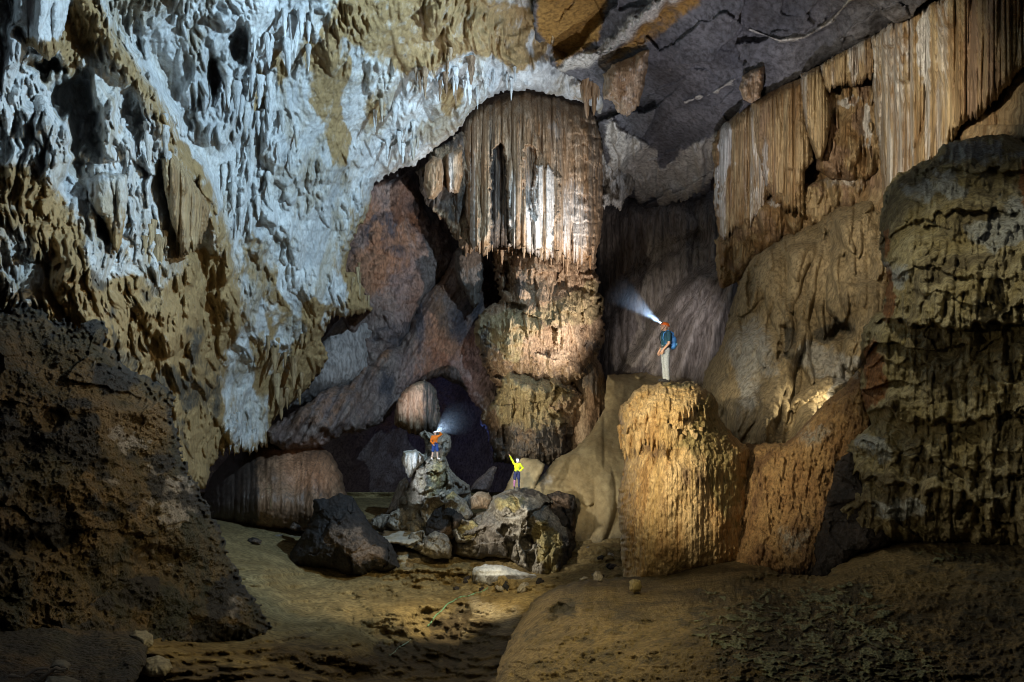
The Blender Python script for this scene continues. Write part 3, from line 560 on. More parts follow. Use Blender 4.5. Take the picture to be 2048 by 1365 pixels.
def f_bigb(u, v, x, y, d):
    h, m = f_boulder(60, .8, .5)(u, v, x, y, d)
    h = h + .55 * strata(u, v, .8, 4) * sst(980 + 60 - x, -40, 40) + .5 * lobes(u, v, .6, 2.6, 8) * sst(y, 1050, 1090)
    h = h + 1.0 * np.exp(-(pline([(1000, 1000), (1040, 1010), (1085, 1045)], x, y) / 16) ** 2) - 1.3 * sst(blob(x, y, [(1050, 1085, 13, 22), (1015, 1060, 22, 10), (1062, 1120, 10, 24), (1020, 1090, 10, 22)]), .3, .8)
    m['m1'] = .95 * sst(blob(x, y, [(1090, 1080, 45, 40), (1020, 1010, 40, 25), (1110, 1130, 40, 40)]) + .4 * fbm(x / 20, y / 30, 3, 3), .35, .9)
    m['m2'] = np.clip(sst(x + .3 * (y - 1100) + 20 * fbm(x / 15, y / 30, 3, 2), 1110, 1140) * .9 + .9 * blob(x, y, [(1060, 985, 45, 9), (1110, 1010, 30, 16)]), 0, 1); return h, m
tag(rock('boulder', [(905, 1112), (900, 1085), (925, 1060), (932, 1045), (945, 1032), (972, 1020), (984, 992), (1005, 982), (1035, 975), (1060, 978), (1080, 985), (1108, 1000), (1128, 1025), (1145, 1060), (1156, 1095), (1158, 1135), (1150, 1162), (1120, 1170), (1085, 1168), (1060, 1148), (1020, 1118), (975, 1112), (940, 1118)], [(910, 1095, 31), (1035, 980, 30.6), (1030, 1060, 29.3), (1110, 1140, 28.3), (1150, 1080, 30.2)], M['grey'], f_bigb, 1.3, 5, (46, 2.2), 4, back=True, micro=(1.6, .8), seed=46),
    'huge cracked grey and yellow boulder under the caver in the yellow top', 'boulder', 'boulders on the cave floor')
def bould(poly, Y, mat, label, k, st=1.7, e=(18, .8), th=1.2, amp=.5, name='boulder', group='boulders on the cave floor'):
    p = np.array(poly); c = p.mean(0); lo, hi = p.min(0), p.max(0)
    return tag(rock(name, poly, [(lo[0], c[1], Y + e[1] * .4), (hi[0], c[1], Y + e[1] * .4), (c[0], lo[1], Y + e[1] * .5), (c[0], hi[1], Y)], mat, f_boulder(k, amp), st, 3, e, th, back=True, micro=(1.3, .8), seed=k), label, 'rock' if name != 'boulder' else 'boulder', group)
bould([(1098, 1010), (1096, 990), (1115, 982), (1150, 990), (1154, 1010), (1150, 1050), (1160, 1100), (1140, 1110), (1110, 1060)], 31.2, M['dark'], 'dark block with a flat top behind the right shoulder of the huge grey boulder', 71)
bould([(850, 1075), (852, 1045), (870, 1018), (890, 1006), (905, 1016), (925, 1030), (930, 1042), (905, 1066), (880, 1084)], 30.2, M['dark'], 'dark brown boulder between the pinnacle and the huge grey boulder', 72)
bould([(838, 1105), (845, 1080), (870, 1062), (895, 1072), (905, 1095), (903, 1118), (870, 1118)], 29.4, M['grey'], 'rounded grey boulder at the left foot of the huge grey boulder', 73)
bould([(942, 1020), (940, 995), (955, 982), (978, 984), (988, 1000), (975, 1018)], 31.5, M['shaft'], 'round brown boulder wedged beside the left top of the huge grey boulder', 74)
bould([(876, 1012), (884, 996), (906, 984), (930, 1000), (946, 1030), (930, 1052), (900, 1044)], 31.0, M['grey'], 'pale jagged rock on the right slope of the pinnacle above the dark brown boulder', 141, 1.4, (16, .8), 1.2, 1.1)
bould([(812, 1092), (822, 1066), (845, 1058), (866, 1070), (862, 1094), (840, 1104)], 30.4, M['grey'], 'angular grey rock left of the rounded grey boulder', 142, 1.4, (14, .7), 1.1, 1.)
bould([(905, 1062), (918, 1046), (944, 1040), (960, 1056), (946, 1082), (915, 1086)], 29.9, M['grey'], 'ridged pale rock leaning on the left side of the huge grey boulder', 143, 1.4, (14, .7), 1.1, 1.1)
bould([(1128, 1172), (1134, 1140), (1158, 1126), (1176, 1146), (1172, 1176)], 28.4, M['grey'], 'ridged grey rock at the right foot of the huge grey boulder', 144, 1.4, (14, .7), 1.1, 1.)
bould([(770, 1052), (780, 1026), (804, 1014), (822, 1030), (818, 1058), (792, 1064)], 32.6, M['grey'], 'jagged rock at the left foot of the pinnacle beside the slatted slab', 145, 1.4, (14, .7), 1.1, 1.)
def f_lit(u, v, x, y, d): return .2 * fbm(u / 1, v / 1, 4, 3) + .25 * sst(1148 - y, 0, 8), dict(m1=0 * x, m2=.7 * sst(y, 1146, 1154))  # top's pool of light put into the colour: pale above, dark below
tag(rock('boulder', [(945, 1165), (946, 1138), (970, 1128), (1005, 1130), (1035, 1142), (1075, 1150), (1120, 1170), (1060, 1186), (980, 1180)], [(950, 1150, 27.6), (1030, 1132, 28), (1060, 1178, 26.6)], M['wall'], f_lit, 1.6, 4, (22, 1.), 1.4, back=True, micro=(1.6, .8), seed=75),
    'low flat slab with a pale lit top before the huge grey boulder', 'boulder', 'boulders on the cave floor')
def f_terr(u, v, x, y, d): return .25 * fbm(u / 1.5, v / .6, 4, 5) + .3 * sst(np.sin(y * .18 + 2 * fbm(x / 50, y / 20, 3, 3)), 0, 1), dict(m1=.6 + 0 * x, m2=.3 * sst(y, 1120, 1135))
tag(rock('sand_bank', [(765, 1085), (768, 1064), (800, 1058), (840, 1062), (846, 1078), (815, 1092)], [(770, 1070, 32), (840, 1065, 32), (800, 1090, 30.5)], M['slope'], f_terr, 1.8, 4, (12, .6), 1.2, micro=(0.3, 0.8), seed=77), 'small bright sand bank below the slatted slab', 'sand bank')

def f_slope(u, v, x, y, d):
    h = .8 * fbm(u / 5, v / 5, 4, 5) + 1.1 * lobes(u, v * .8, 3.2, 5.5, 4, .9, .4, .25) + .06 * ridged(u / .6, v / 1.2, 3, 6) + .05 * strata(u, v, 1.4, 3)
    return h, dict(m1=.5 * sst(blob(x, y, [(1090, 950, 16, 40)]), .3, .8), m2=.65 * sst(y, 1030, 1110) + .6 * blob(x, y, [(1085, 970, 8, 40)]))
tag(rock('sand_slope', [(1150, 1200), (1135, 1050), (1060, 1000), (1050, 960), (1085, 950), (1110, 918), (1150, 900), (1180, 870), (1210, 815), (1214, 750), (1300, 744), (1430, 744), (1600, 760), (1640, 1000), (1500, 1200)], [(1080, 960, 34), (1160, 950, 34.5), (1215, 750, 43), (1420, 746, 45), (1230, 1080, 31), (1240, 900, 36), (1170, 1150, 29.5), (1600, 900, 36)], M['slope'], f_slope, 2, 4, (26, 1.5), 3, micro=(0.12, 0.8), seed=78), 'smooth pale sand slope rising behind the tall stump to a flat terrace', 'sand slope')
tag(rock('tilted_slab', [(1006, 985), (1018, 960), (1035, 925), (1046, 915), (1075, 918), (1090, 930), (1082, 950), (1062, 1000), (1030, 1005)], [(1010, 980, 34.5), (1080, 925, 34), (1060, 1000, 32.8)], M['slope'], lambda u, v, x, y, d: (.25 * fbm(u / 2, v / 2, 3, 5), dict(m1=.2 + 0 * x, m2=0 * x)), 1.8, 3, (14, .8), 1.5, back=True, micro=(0.5, 0.8), seed=79), 'smooth tan slab leaning behind the caver in the yellow top', 'rock')
tag(rock('tilted_slab', [(935, 985), (955, 960), (985, 930), (996, 935), (985, 965), (975, 985)], [(940, 980, 36), (990, 935, 37), (975, 985, 35.5)], M['back'], f_smoothrock, 1.8, 3, (14, .8), 1.5, back=True, micro=(0.5, 0.8), seed=80), 'dim mauve slab left of the column foot', 'rock')
bould([(1183, 1042), (1200, 1032), (1216, 1033), (1208, 1042), (1192, 1047)], 32.6, M['dark'], 'flat dark stone, upper of the dark stones on the sand slope left of the stump', 81, 1.3, (8, .4), .8, .2)
bould([(1186, 1070), (1200, 1052), (1222, 1054), (1228, 1064), (1206, 1074)], 31.8, M['dark'], 'angular dark stone, right-hand one of the dark stones near the stump', 82, 1.3, (10, .5), .8, .25)
bould([(1155, 1064), (1166, 1054), (1180, 1056), (1182, 1066), (1166, 1070)], 31.8, M['dark'], 'small dark stone beside the right flank of the huge grey boulder', 83, 1.3, (8, .4), .8, .2)
bould([(1168, 1135), (1176, 1105), (1190, 1100), (1210, 1135), (1200, 1145)], 29.5, M['dark'], 'dark pointed stone in the gap left of the stump foot', 84, 1.3, (12, .5), .9, .25)
bould([(1205, 1130), (1210, 1112), (1242, 1120), (1244, 1150), (1225, 1145)], 28.5, M['slope'], 'pale angular slab touching the left foot of the stump', 85, 1.4, (12, .5), .9, .2)
bould([(490, 1086), (496, 1077), (510, 1075), (524, 1082), (520, 1091), (500, 1091)], 32.3, M['dark'], 'small black stone lying alone on the sand left of the black boulder', 86, 1.2, (7, .35), .6, .15)
bould([(538, 1040), (548, 1030), (575, 1025), (592, 1024), (594, 1038), (575, 1050), (545, 1048)], 37.2, M['dark'], 'dark stone at the foot of the flowstone dome', 87, 1.3, (8, .4), .7, .2)
bould([(578, 1058), (588, 1046), (604, 1055), (610, 1064), (594, 1066)], 35.4, M['dark'], 'small brown stone between the dome and the black boulder', 88, 1.3, (7, .35), .6, .15)

# ---- stump, red buttress, outcrop
def f_stump(u, v, x, y, d):
    fringe = 852 + 16 * vn1(u * 1.6, 3) + 46 * np.clip(1 - 2.0 * np.abs(vn1(u * 6.5, 4)), 0, 1) * (.5 + .5 * vn1(u * 2.6, 8)) + 16 * vn1(u * 13., 6) - .1 * (x - 1240)
    cap = sst(fringe - y, -4, 7) * sst(1420 - x, -30, 60)
    h = .24 * cap * (.75 + .5 * vn(u * 1.3, v * 1.3, 5)) + .16 * cap * lobes(u, v, .16, .6, 5) + .10 * flutes(u, v, 3.2, 7, .5) * (.5 + .5 * vn(u, v, 3)) + .26 * fbm(u / .9, v / 1.2, 5, 4) + .05 * strata(u, v, 4.5, 15, .4, .6) * sst(880 - y, 0, 40) + .035 * lobes(u, v, .10, .30, 9) + .06 * flutes(u, v, 7., 19, .6) * sst(y, 900, 960) + .05 * strata(u, v, 3.2, 11) * (y < 900) + .03 * ridged(u / .12, v / .22, 3, 6)
    h = h + .12 * sst(y, 960, 1000) * sst(1360 - x, 0, 90) - .2 * sst(blob(x, y, [(1290, 895, 10, 30), (1310, 905, 8, 34), (1340, 900, 8, 28), (1265, 885, 6, 22)]), .3, .9) * (1 - cap)
    return h, dict(m1=np.clip(.7 * sst(blob(x, y, [(1420, 840, 50, 50), (1350, 768, 60, 9), (1410, 900, 50, 60), (1460, 980, 30, 90)]) + .3 * fbm(x / 20, y / 20, 3, 4), .35, .9), 0, 1), m2=np.clip(.7 * (1 - cap) * blob(x, y, [(1300, 900, 50, 24), (1380, 960, 30, 30), (1260, 990, 8, 14)]) + .8 * sst(x + .1 * (y - 1000), 1490, 1530), 0, 1))  # olive stain also paints the shaded right side; m2 paints shade under the cap
STUMP = tag(rock('stone_stump', [(1244, 1190), (1242, 1090), (1238, 1000), (1244, 950), (1248, 900), (1238, 862), (1236, 830), (1243, 812), (1257, 802), (1264, 782), (1290, 770), (1330, 763), (1390, 766), (1412, 778), (1428, 800), (1445, 845), (1475, 878), (1500, 895), (1520, 1000), (1515, 1130), (1440, 1150), (1380, 1160), (1300, 1190)], [(1240, 950, 15), (1330, 766, 14.5), (1330, 1150, 13.5), (1340, 950, 13.7), (1500, 1000, 14.6)], M['stump'], f_stump, 1.2, 7, (95, 1.9), 3.2, back=True, micro=(0.7, 0.5), seed=91),
    'tall honey-coloured flowstone stump carrying the caver in the orange helmet', 'rock')
def f_red(u, v, x, y, d):
    h = .35 * fbm(u / 1.2, v / 1.2, 5, 4) + .16 * lobes(u, v, .22, .6, 5) + .09 * lobes(u, v, .10, .25, 9) + .2 * flutes(u + v * .3, v, 1.4, 6) + .04 * ridged(u / .12, v / .2, 3, 6)
    return h, dict(m1=.55 * blob(x, y, [(1630, 870, 40, 30), (1590, 1080, 40, 30), (1710, 745, 20, 20)]), m2=sst(x - .25 * (y - 900) + 25 * fbm(x / 20, y / 20, 3, 2), 1625, 1690) * sst(y, 960, 1040) + .8 * sst(y, 1100, 1160) * sst(x, 1540, 1580))
tag(rock('red_buttress', [(1450, 1175), (1455, 1100), (1450, 1000), (1462, 910), (1490, 886), (1540, 890), (1572, 888), (1600, 858), (1640, 812), (1690, 775), (1715, 740), (1735, 760), (1760, 830), (1750, 1000), (1690, 1120), (1660, 1160), (1600, 1165), (1550, 1160)], [(1460, 1000, 15.9), (1520, 1000, 14.9), (1580, 900, 14.6), (1600, 1140, 12.6), (1720, 760, 13.6), (1740, 1000, 13.)], M['red'], f_red, 1.4, 5, (60, 1.2), 3, back=True, micro=(2.0, 0.7), seed=92),
    'rust-red knobbly rock buttress between the tall stump and the cracked outcrop', 'rock')
def f_out(u, v, x, y, d):
    wob = 14 * fbm(x / 70, y / 70, 4, 4)
    h = .5 * fbm(u / 1.6, v / 1.2, 5, 3)
    dark = 0
    for k, (pts, A, ln) in enumerate([([(1760, 352), (1880, 338), (1960, 332), (2060, 352), (2300, 360)], .45, 40), ([(1750, 470), (1830, 432), (1930, 418), (2150, 425), (2300, 420)], .40, 46), ([(1760, 560), (1850, 540), (2000, 552), (2300, 530)], .22, 50), ([(1700, 640), (1800, 646), (1900, 655), (2060, 640), (2300, 620)], .95, 90),
            ([(1700, 742), (1790, 724), (1900, 730), (2300, 712)], .25, 36), ([(1700, 800), (1790, 826), (1900, 842), (2100, 815), (2300, 800)], .62, 60), ([(1680, 862), (1760, 905), (1860, 930), (2000, 945), (2300, 950)], .45, 44), ([(1660, 935), (1760, 966), (1880, 980), (2050, 1015), (2300, 1030)], .42, 40), ([(1650, 1010), (1740, 1004), (1850, 1030), (2000, 1062), (2300, 1080)], .40, 34)]):
        P = np.array(pts, float)
        yl = np.interp(x, P[:, 0], P[:, 1]) + wob * (.6 + .2 * (k % 3)) + 16 * np.abs(vn1(u * 2.6, 3 + k)) * sst(vn1(u * .7, 9 + k), -.5, .5) + 7 * vn1(u * 7, 5 + k) + 5 * vn(x / 9, y / 9, k)
        t = yl - y
        h = h + A * (.45 + .75 * np.abs(vn1(u * .9, 20 + k))) * sst(t, -2, 5) * np.exp(-np.maximum(t, 0) / ln)
    a, b = facets(u * .9 + .35 * fbm(u, v, 4, 5), v * 1.3 + .35 * fbm(u, v, 4, 7), 13, .9)
    drip = lobes(u, v, .34, 1.15, 4) * (.35 + .65 * sst(y, 470, 560)) + .5 * lobes(u, v, .16, .55, 8)
    h = h + .34 * a + .30 * drip + .16 * lobes(u + .3 * fbm(u * 2, v * 2, 3, 3), v, .5, .6, 31, .9, .4, .3) + .12 * ridged(u * 1.3, v * 2.6, 4, 16)
    h = h - .3 * sst(y, 1000, 1100)
    grey = blob(x, y, [(1960, 300, 110, 40), (2040, 430, 70, 60), (1880, 380, 90, 24), (1740, 900, 50, 40), (1790, 560, 30, 30), (1990, 480, 60, 30), (1800, 1020, 80, 22)])
    return h, dict(m1=.8 * sst(grey + .35 * fbm(x / 25, y / 25, 4, 3), .3, .85), m2=.9 * sst(blob(x, y, [(1775, 590, 14, 60), (1760, 760, 20, 50), (1740, 720, 20, 40), (1720, 800, 24, 30), (1775, 480, 8, 40), (2050, 380, 30, 60)]) + .3 * fbm(x / 15, y / 30, 3, 5), .35, .8))
tag(rock('rock_outcrop', [(1768, 400), (1775, 372), (1800, 348), (1850, 325), (1872, 312), (1885, 290), (1940, 276), (2010, 268), (2035, 285), (2120, 300), (2300, 250), (2300, 1120), (2060, 1100), (1940, 1092), (1830, 1088), (1700, 1100), (1672, 1090), (1662, 1040), (1682, 960), (1695, 880), (1745, 850), (1722, 790), (1716, 765), (1732, 725), (1722, 690), (1728, 655), (1765, 622), (1776, 560), (1758, 500), (1756, 440)],
    [(1770, 450, 13.5), (1720, 700, 12.5), (1680, 1050, 12), (1900, 290, 13.5), (1900, 500, 11), (1900, 750, 10.2), (1900, 1000, 10.2), (2100, 350, 11.5), (2100, 600, 8.6), (2100, 1000, 8.2), (2290, 700, 7)], M['outcrop'], f_out, 1.7, 6, (46, 1.6), 4, seed=93),
    'big cracked olive-grey limestone outcrop with overhanging ledges filling the right side', 'rock outcrop')
tag(rock('dark_ridge', [(1590, 1170), (1620, 1120), (1640, 1060), (1655, 990), (1672, 930), (1700, 905), (1730, 950), (1760, 1010), (1800, 1060), (1780, 1095), (1720, 1110), (1680, 1160), (1640, 1178)], [(1610, 1150, 12.6), (1680, 930, 12.3), (1700, 1100, 11.8), (1790, 1070, 11.4)], M['dark'], f_boulder(97, .3, .4, .6), 1.4, 7, (30, .6), 1.6, back=True, micro=(1.8, .7), seed=97), 'dark ragged ridge running down between the rust-red buttress and the outcrop', 'rock')
def f_mound(u, v, x, y, d):
    a = u * .8 + v * .55
    uw = u + .6 * fbm(u / 2.5, v / 2.5, 3, 44); vw = v * .8 + .5 * fbm(u / 2.5, v / 2.5, 3, 46)
    h = 1.9 * lobes(uw, vw, 3.2, 5., 5, .95, .42, .16) + 1.0 * lobes(uw, vw, 1.8, 3., 8, .9, .42, .2) + .55 * lobes(u, v, .8, 1.8, 9, .8, .5, .3) + .5 * fbm(u / 3, v / 3, 4, 5) + .05 * lobes(u, v, .16, .35, 4) + .04 * ridged(u / .3, v / .4, 3, 6) + .12 * flutes(u, v, 1.8, 6)
    h = h - .9 * sst(blob(x, y, [(1680, 665, 30, 22), (1570, 690, 16, 40), (1500, 570, 10, 50)]), .3, .8)
    return h, dict(m1=.75 * sst(blob(x, y, [(1500, 740, 50, 110), (1640, 720, 70, 40), (1690, 780, 60, 40)]), .25, .85), m2=.8 * sst(blob(x, y, [(1660, 660, 50, 24), (1580, 690, 14, 40), (1440, 560, 14, 120)]) + .3 * fbm(x / 20, y / 30, 3, 5), .35, .8))
tag(rock('flowstone_mound', [(1400, 800), (1410, 745), (1440, 700), (1462, 620), (1478, 560), (1500, 520), (1540, 490), (1590, 450), (1660, 420), (1740, 390), (1830, 380), (1860, 500), (1830, 800), (1700, 900), (1560, 930), (1470, 900), (1420, 830)], [(1420, 760, 27.5), (1490, 560, 27), (1640, 440, 26), (1600, 650, 23.5), (1560, 880, 19.5), (1740, 500, 23), (1740, 780, 20), (1830, 600, 22)], M['mound'], f_mound, 1.6, 5, (50, 2.5), 4, micro=(1.1, 0.6), seed=94),
    'broad rounded olive-brown flowstone mound cascading behind the stump', 'flowstone')
bould([(1515, 905), (1535, 850), (1562, 828), (1590, 792), (1625, 770), (1655, 752), (1700, 760), (1660, 830), (1620, 880), (1560, 915)], 19.2, M['mound'], 'crumbly ridge catching bright hidden light behind the red buttress', 96, 1.3, (30, .9), 1., .6, 'rubble_ridge', None)
def f_cur(s, white, L0=0., f0=2.6):
    def f(u, v, x, y, d):
        h = .42 * flutes(u, v, .62, s, .6) + .34 * flutes(u, v, 1.9, s + 3, .5, ends=(-L0 - 8, -L0 + 10)) + .20 * flutes(u, v, f0 * 1.9, s + 5, .3) + .35 * fbm(u / 2, v / 5, 3, s) + .025 * strata(u, v, 3., s + 2)
        hi = vn1(u * 1.1, s + 8)
        return h, dict(m1=np.clip(.9 * sst(blob(x, y, white) + .35 * vn1(u * 4, s), .35, .8) + .5 * sst(hi + .4 * vn1(u * 5, s + 21), .15, .6), 0, 1), m2=.45 * sst(-hi, .3, .7) + .3 * sst(vn1(u * 3.7, s + 11), .2, .8))
    return f
CG = 'fluted curtains along the right ceiling edge'
tag(rock('drapery_curtain', [(1738, 80), (1760, 62), (1885, -4), (1960, -60), (2300, -220), (2300, -20), (2048, 140), (2000, 195), (1960, 240), (1920, 262), (1905, 300), (1885, 330), (1850, 350), (1825, 370), (1795, 400), (1780, 425), (1768, 410), (1760, 330), (1752, 250), (1742, 160)], [(1750, 90, 22), (1770, 370, 22.5), (1900, 100, 18), (1900, 270, 18.5), (2048, 60, 14), (2250, -100, 10)], M['curtain'], f_cur(3, [(1850, 90, 14, 90), (1740, 120, 10, 60)], 6), 1.4, 4, (22, .9), 1.4, jag=30, jagf=.13, micro=(0.3, 0.2), seed=101), 'largest tan fluted curtain hanging at the upper right corner', 'drapery', CG)
tag(rock('drapery_curtain', [(1640, 132), (1690, 100), (1745, 72), (1748, 130), (1744, 175), (1735, 165), (1720, 180), (1700, 175), (1680, 182), (1660, 190), (1648, 185)], [(1645, 140, 24), (1740, 90, 22.5), (1690, 185, 23.6)], M['curtain'], f_cur(5, [(1710, 120, 32, 60)], 8, 4.), 1.3, 4, (14, .7), 1.2, jag=26, jagf=.2, micro=(0.3, 0.2), seed=102), 'short white-streaked curtain between the bulb and the largest curtain', 'drapery', CG)
tag(rock('drapery_curtain', [(1602, 150), (1640, 132), (1655, 165), (1662, 230), (1658, 290), (1645, 328), (1632, 322), (1614, 270), (1604, 210)], [(1606, 200, 24.4), (1655, 200, 23.8), (1638, 320, 24.)], M['curtain'], f_cur(7, [(1700, 900, 5, 5)], 6, 3.4), 1.3, 3, (22, 1.3), 1.6, back=True, jag=8, jagf=.2, micro=(0.3, 0.2), seed=103), 'bulging tan curtain narrowing to a pointed bulb at its lower end', 'drapery', CG)
tag(rock('drapery_curtain', [(1500, 205), (1560, 175), (1610, 150), (1615, 240), (1625, 330), (1610, 350), (1606, 440), (1575, 440), (1548, 420), (1530, 380), (1515, 310), (1506, 250)], [(1505, 230, 28), (1610, 170, 25.5), (1560, 300, 26), (1600, 400, 25.6)], M['curtain'], f_cur(9, [(1530, 330, 8, 60)], 6), 1.4, 4, (22, 1.1), 1.4, jag=34, jagf=.15, micro=(0.3, 0.2), seed=104), 'brown stepped curtain in the middle of the row, left of the bulb', 'drapery', CG)
tag(rock('drapery_curtain', [(1425, 290), (1445, 250), (1500, 208), (1530, 195), (1545, 300), (1548, 370), (1525, 440), (1500, 470), (1470, 480), (1450, 490), (1436, 480), (1428, 400)], [(1430, 320, 31), (1510, 230, 28.5), (1480, 450, 28.5), (1520, 380, 28)], M['curtain'], f_cur(11, [(1455, 300, 20, 70), (1432, 380, 7, 90)], 5), 1.4, 4, (24, 1.4), 1.6, jag=34, jagf=.15, micro=(0.3, 0.2), seed=105), 'leftmost white and brown curtain of the row beside the grey ceiling', 'drapery', CG)
def f_pinkcol(u, v, x, y, d): return .5 * flutes(u, v, .9, 5, .9) + .7 * lobes(u, v, .7, 2.2, 7) + .4 * lobes(u, v, .3, 1., 9) + .3 * fbm(u, v, 4, 4), dict(m1=.9 * sst(blob(x, y, [(1734, 250, 12, 70), (1700, 200, 30, 16)]) + .4 * fbm(x / 10, y / 25, 3, 3), .35, .8), m2=.8 * sst(fbm(x / 22, y / 40, 3, 5), -.1, .3))
tag(rock('knobbly_flowstone', [(1640, 200), (1655, 175), (1700, 160), (1760, 150), (1768, 345), (1720, 362), (1660, 360), (1630, 340)], [(1645, 250, 25.6), (1760, 160, 24), (1760, 340, 24), (1690, 300, 24.6)], M['curtain'], f_pinkcol, 1.4, 5, (26, 1.), 1.5, micro=(1.2, 0.4), seed=116), 'craggy pinkish columns seen in the gap under the short white-streaked curtain', 'flowstone')
def f_knob(u, v, x, y, d): return .7 * lobes(u, v, .9, 2.4, 5, .95) + .4 * lobes(u, v, .4, 1.2, 7) + .3 * fbm(u, v, 4, 3), dict(m1=.5 * sst(blob(x, y, [(1690, 360, 70, 25), (1560, 400, 50, 20)]) + .3 * fbm(x / 12, y / 20, 3, 3), .4, .9), m2=.6 * sst(fbm(x / 25, y / 30, 3, 4), 0, .4))
tag(rock('knobbly_flowstone', [(1428, 480), (1500, 420), (1560, 385), (1600, 370), (1700, 340), (1760, 340), (1770, 400), (1700, 430), (1600, 470), (1540, 510), (1480, 560), (1440, 580)], [(1440, 520, 31), (1540, 420, 27.5), (1640, 380, 26), (1760, 370, 24)], M['curtain'], f_knob, 1.6, 5, (26, 1.3), 2, micro=(1.2, 0.5), seed=106), 'knobbly pale-fringed flowstone band below the curtains and above the mound', 'flowstone')
def f_hang(u, v, x, y, d): return .4 * flutes(u, v, 1.1, 4) + .4 * fbm(u, v, 4, 3), dict(m1=.4 * sst(fbm(x / 12, y / 12, 3, 3), 0, .4), m2=0 * x)
tag(rock('rock_pendant', [(1478, 178), (1484, 152), (1505, 138), (1530, 128), (1526, 160), (1520, 195), (1504, 208), (1486, 200)], [(1480, 180, 26.8), (1525, 135, 26.6), (1500, 205, 26.6)], M['drape'], f_hang, 1.4, 3, (16, .8), 1, back=True, micro=(0.9, 0.4), seed=107), 'small orange-brown rock pendant hanging from the grey ceiling slab', 'stalactite')
tag(rock('rock_pendant', [(1205, 150), (1225, 128), (1260, 115), (1292, 98), (1302, 94), (1296, 130), (1286, 180), (1278, 215), (1255, 240), (1235, 232), (1225, 205), (1208, 200)], [(1210, 160, 30), (1295, 105, 28.8), (1255, 230, 30.5)], M['drape'], f_hang, 1.4, 4, (26, 1.6), 2, back=True, jag=14, jagf=.2, micro=(0.9, 0.4), seed=108), 'large tan winged rock pendant hanging right of the column top', 'stalactite')
def f_scroll(u, v, x, y, d): return .4 * flutes(u, v, 1.6, 4) + .3 * lobes(u, v, .6, 1.5, 4), dict(m1=.8 * sst(vn1(u * 2, 3), 0, .5), m2=0 * x)
tag(rock('rock_pendant', [(850, 330), (865, 312), (884, 316), (888, 345), (884, 380), (868, 402), (854, 398), (846, 370)], [(850, 340, 41), (885, 340, 41), (868, 400, 41)], M['drape'], f_scroll, 1.4, 3, (18, 1.2), 1.4, back=True, micro=(0.9, 0.4), seed=109), 'rounded tan fluted pendant hanging left of the column curtain', 'stalactite')
tag(rock('rock_pendant', [(890, 310), (925, 296), (926, 350), (918, 390), (895, 388), (888, 350)], [(890, 330, 42), (925, 310, 42), (910, 388, 42)], M['drape'], f_scroll, 1.4, 3, (16, 1.), 1.2, back=True, jag=10, jagf=.3, micro=(0.9, 0.4), seed=110), 'short brown pendant touching the left edge of the column curtain', 'stalactite')

# ---- left side: brown drapery on the wall, crusted rock
def f_ldrape(u, v, x, y, d): return .35 * flutes(u, v, 2.2, 3, .3) + .2 * fbm(u, v, 3, 4), dict(m1=0 * x, m2=.3 * sst(vn1(u * 2, 3), 0, .5))
tag(rock('wall_drapery', [(322, 318), (345, 305), (375, 345), (405, 390), (420, 425), (412, 470), (398, 500), (380, 520), (362, 525), (350, 470), (340, 440), (328, 380)], [(330, 330, 21.), (410, 430, 23.5), (370, 510, 22.5)], M['curtain'], f_ldrape, 1.3, 3, (22, 1.), 1., jag=30, jagf=.16, micro=(0.5, 0.3), seed=111), 'brown ribbed drapery under the diagonal rib of the white wall', 'drapery')
def f_lbig2(u, v, x, y, d):
    h, m = f_lbig(u, v, x, y, d); m['m1'] = .85 * sst(y + 30 * fbm(x / 12, y / 30, 3, 3), 400, 470); return h, m
def f_lbig(u, v, x, y, d): return .6 * lobes(u, v, .9, 3, 4) + .35 * flutes(u, v, 1.3, 5) + .3 * fbm(u, v, 4, 6), dict(m1=.85 * sst(y + 25 * fbm(x / 12, y / 30, 3, 3), 60, 90), m2=.4 * sst(-x, -90, -40))
tag(rock('rock_pendant', [(20, -60), (140, -60), (140, 10), (130, 60), (118, 105), (98, 126), (75, 108), (50, 90), (38, 60), (22, 55)], [(30, 0, 13.2), (130, 0, 14.4), (95, 120, 13.8)], M['wall'], f_lbig, 1.6, 4, (34, 1.2), 1.5, back=True, jag=14, jagf=.15, micro=(0.9, 0.4), seed=112), 'large two-toned pendant in the upper left corner, white above brown', 'stalactite')
tag(rock('rock_pendant', [(172, 360), (205, 345), (255, 350), (258, 400), (250, 450), (240, 505), (225, 512), (215, 470), (205, 440), (190, 430), (176, 400)], [(180, 370, 16.4), (255, 370, 17.4), (230, 500, 16.8)], M['wall'], f_lbig2, 1.6, 4, (30, 1.), 1.5, back=True, jag=20, jagf=.15, micro=(0.9, 0.4), seed=113), 'forked pendant with white top and brown tip over the left hollow', 'stalactite')
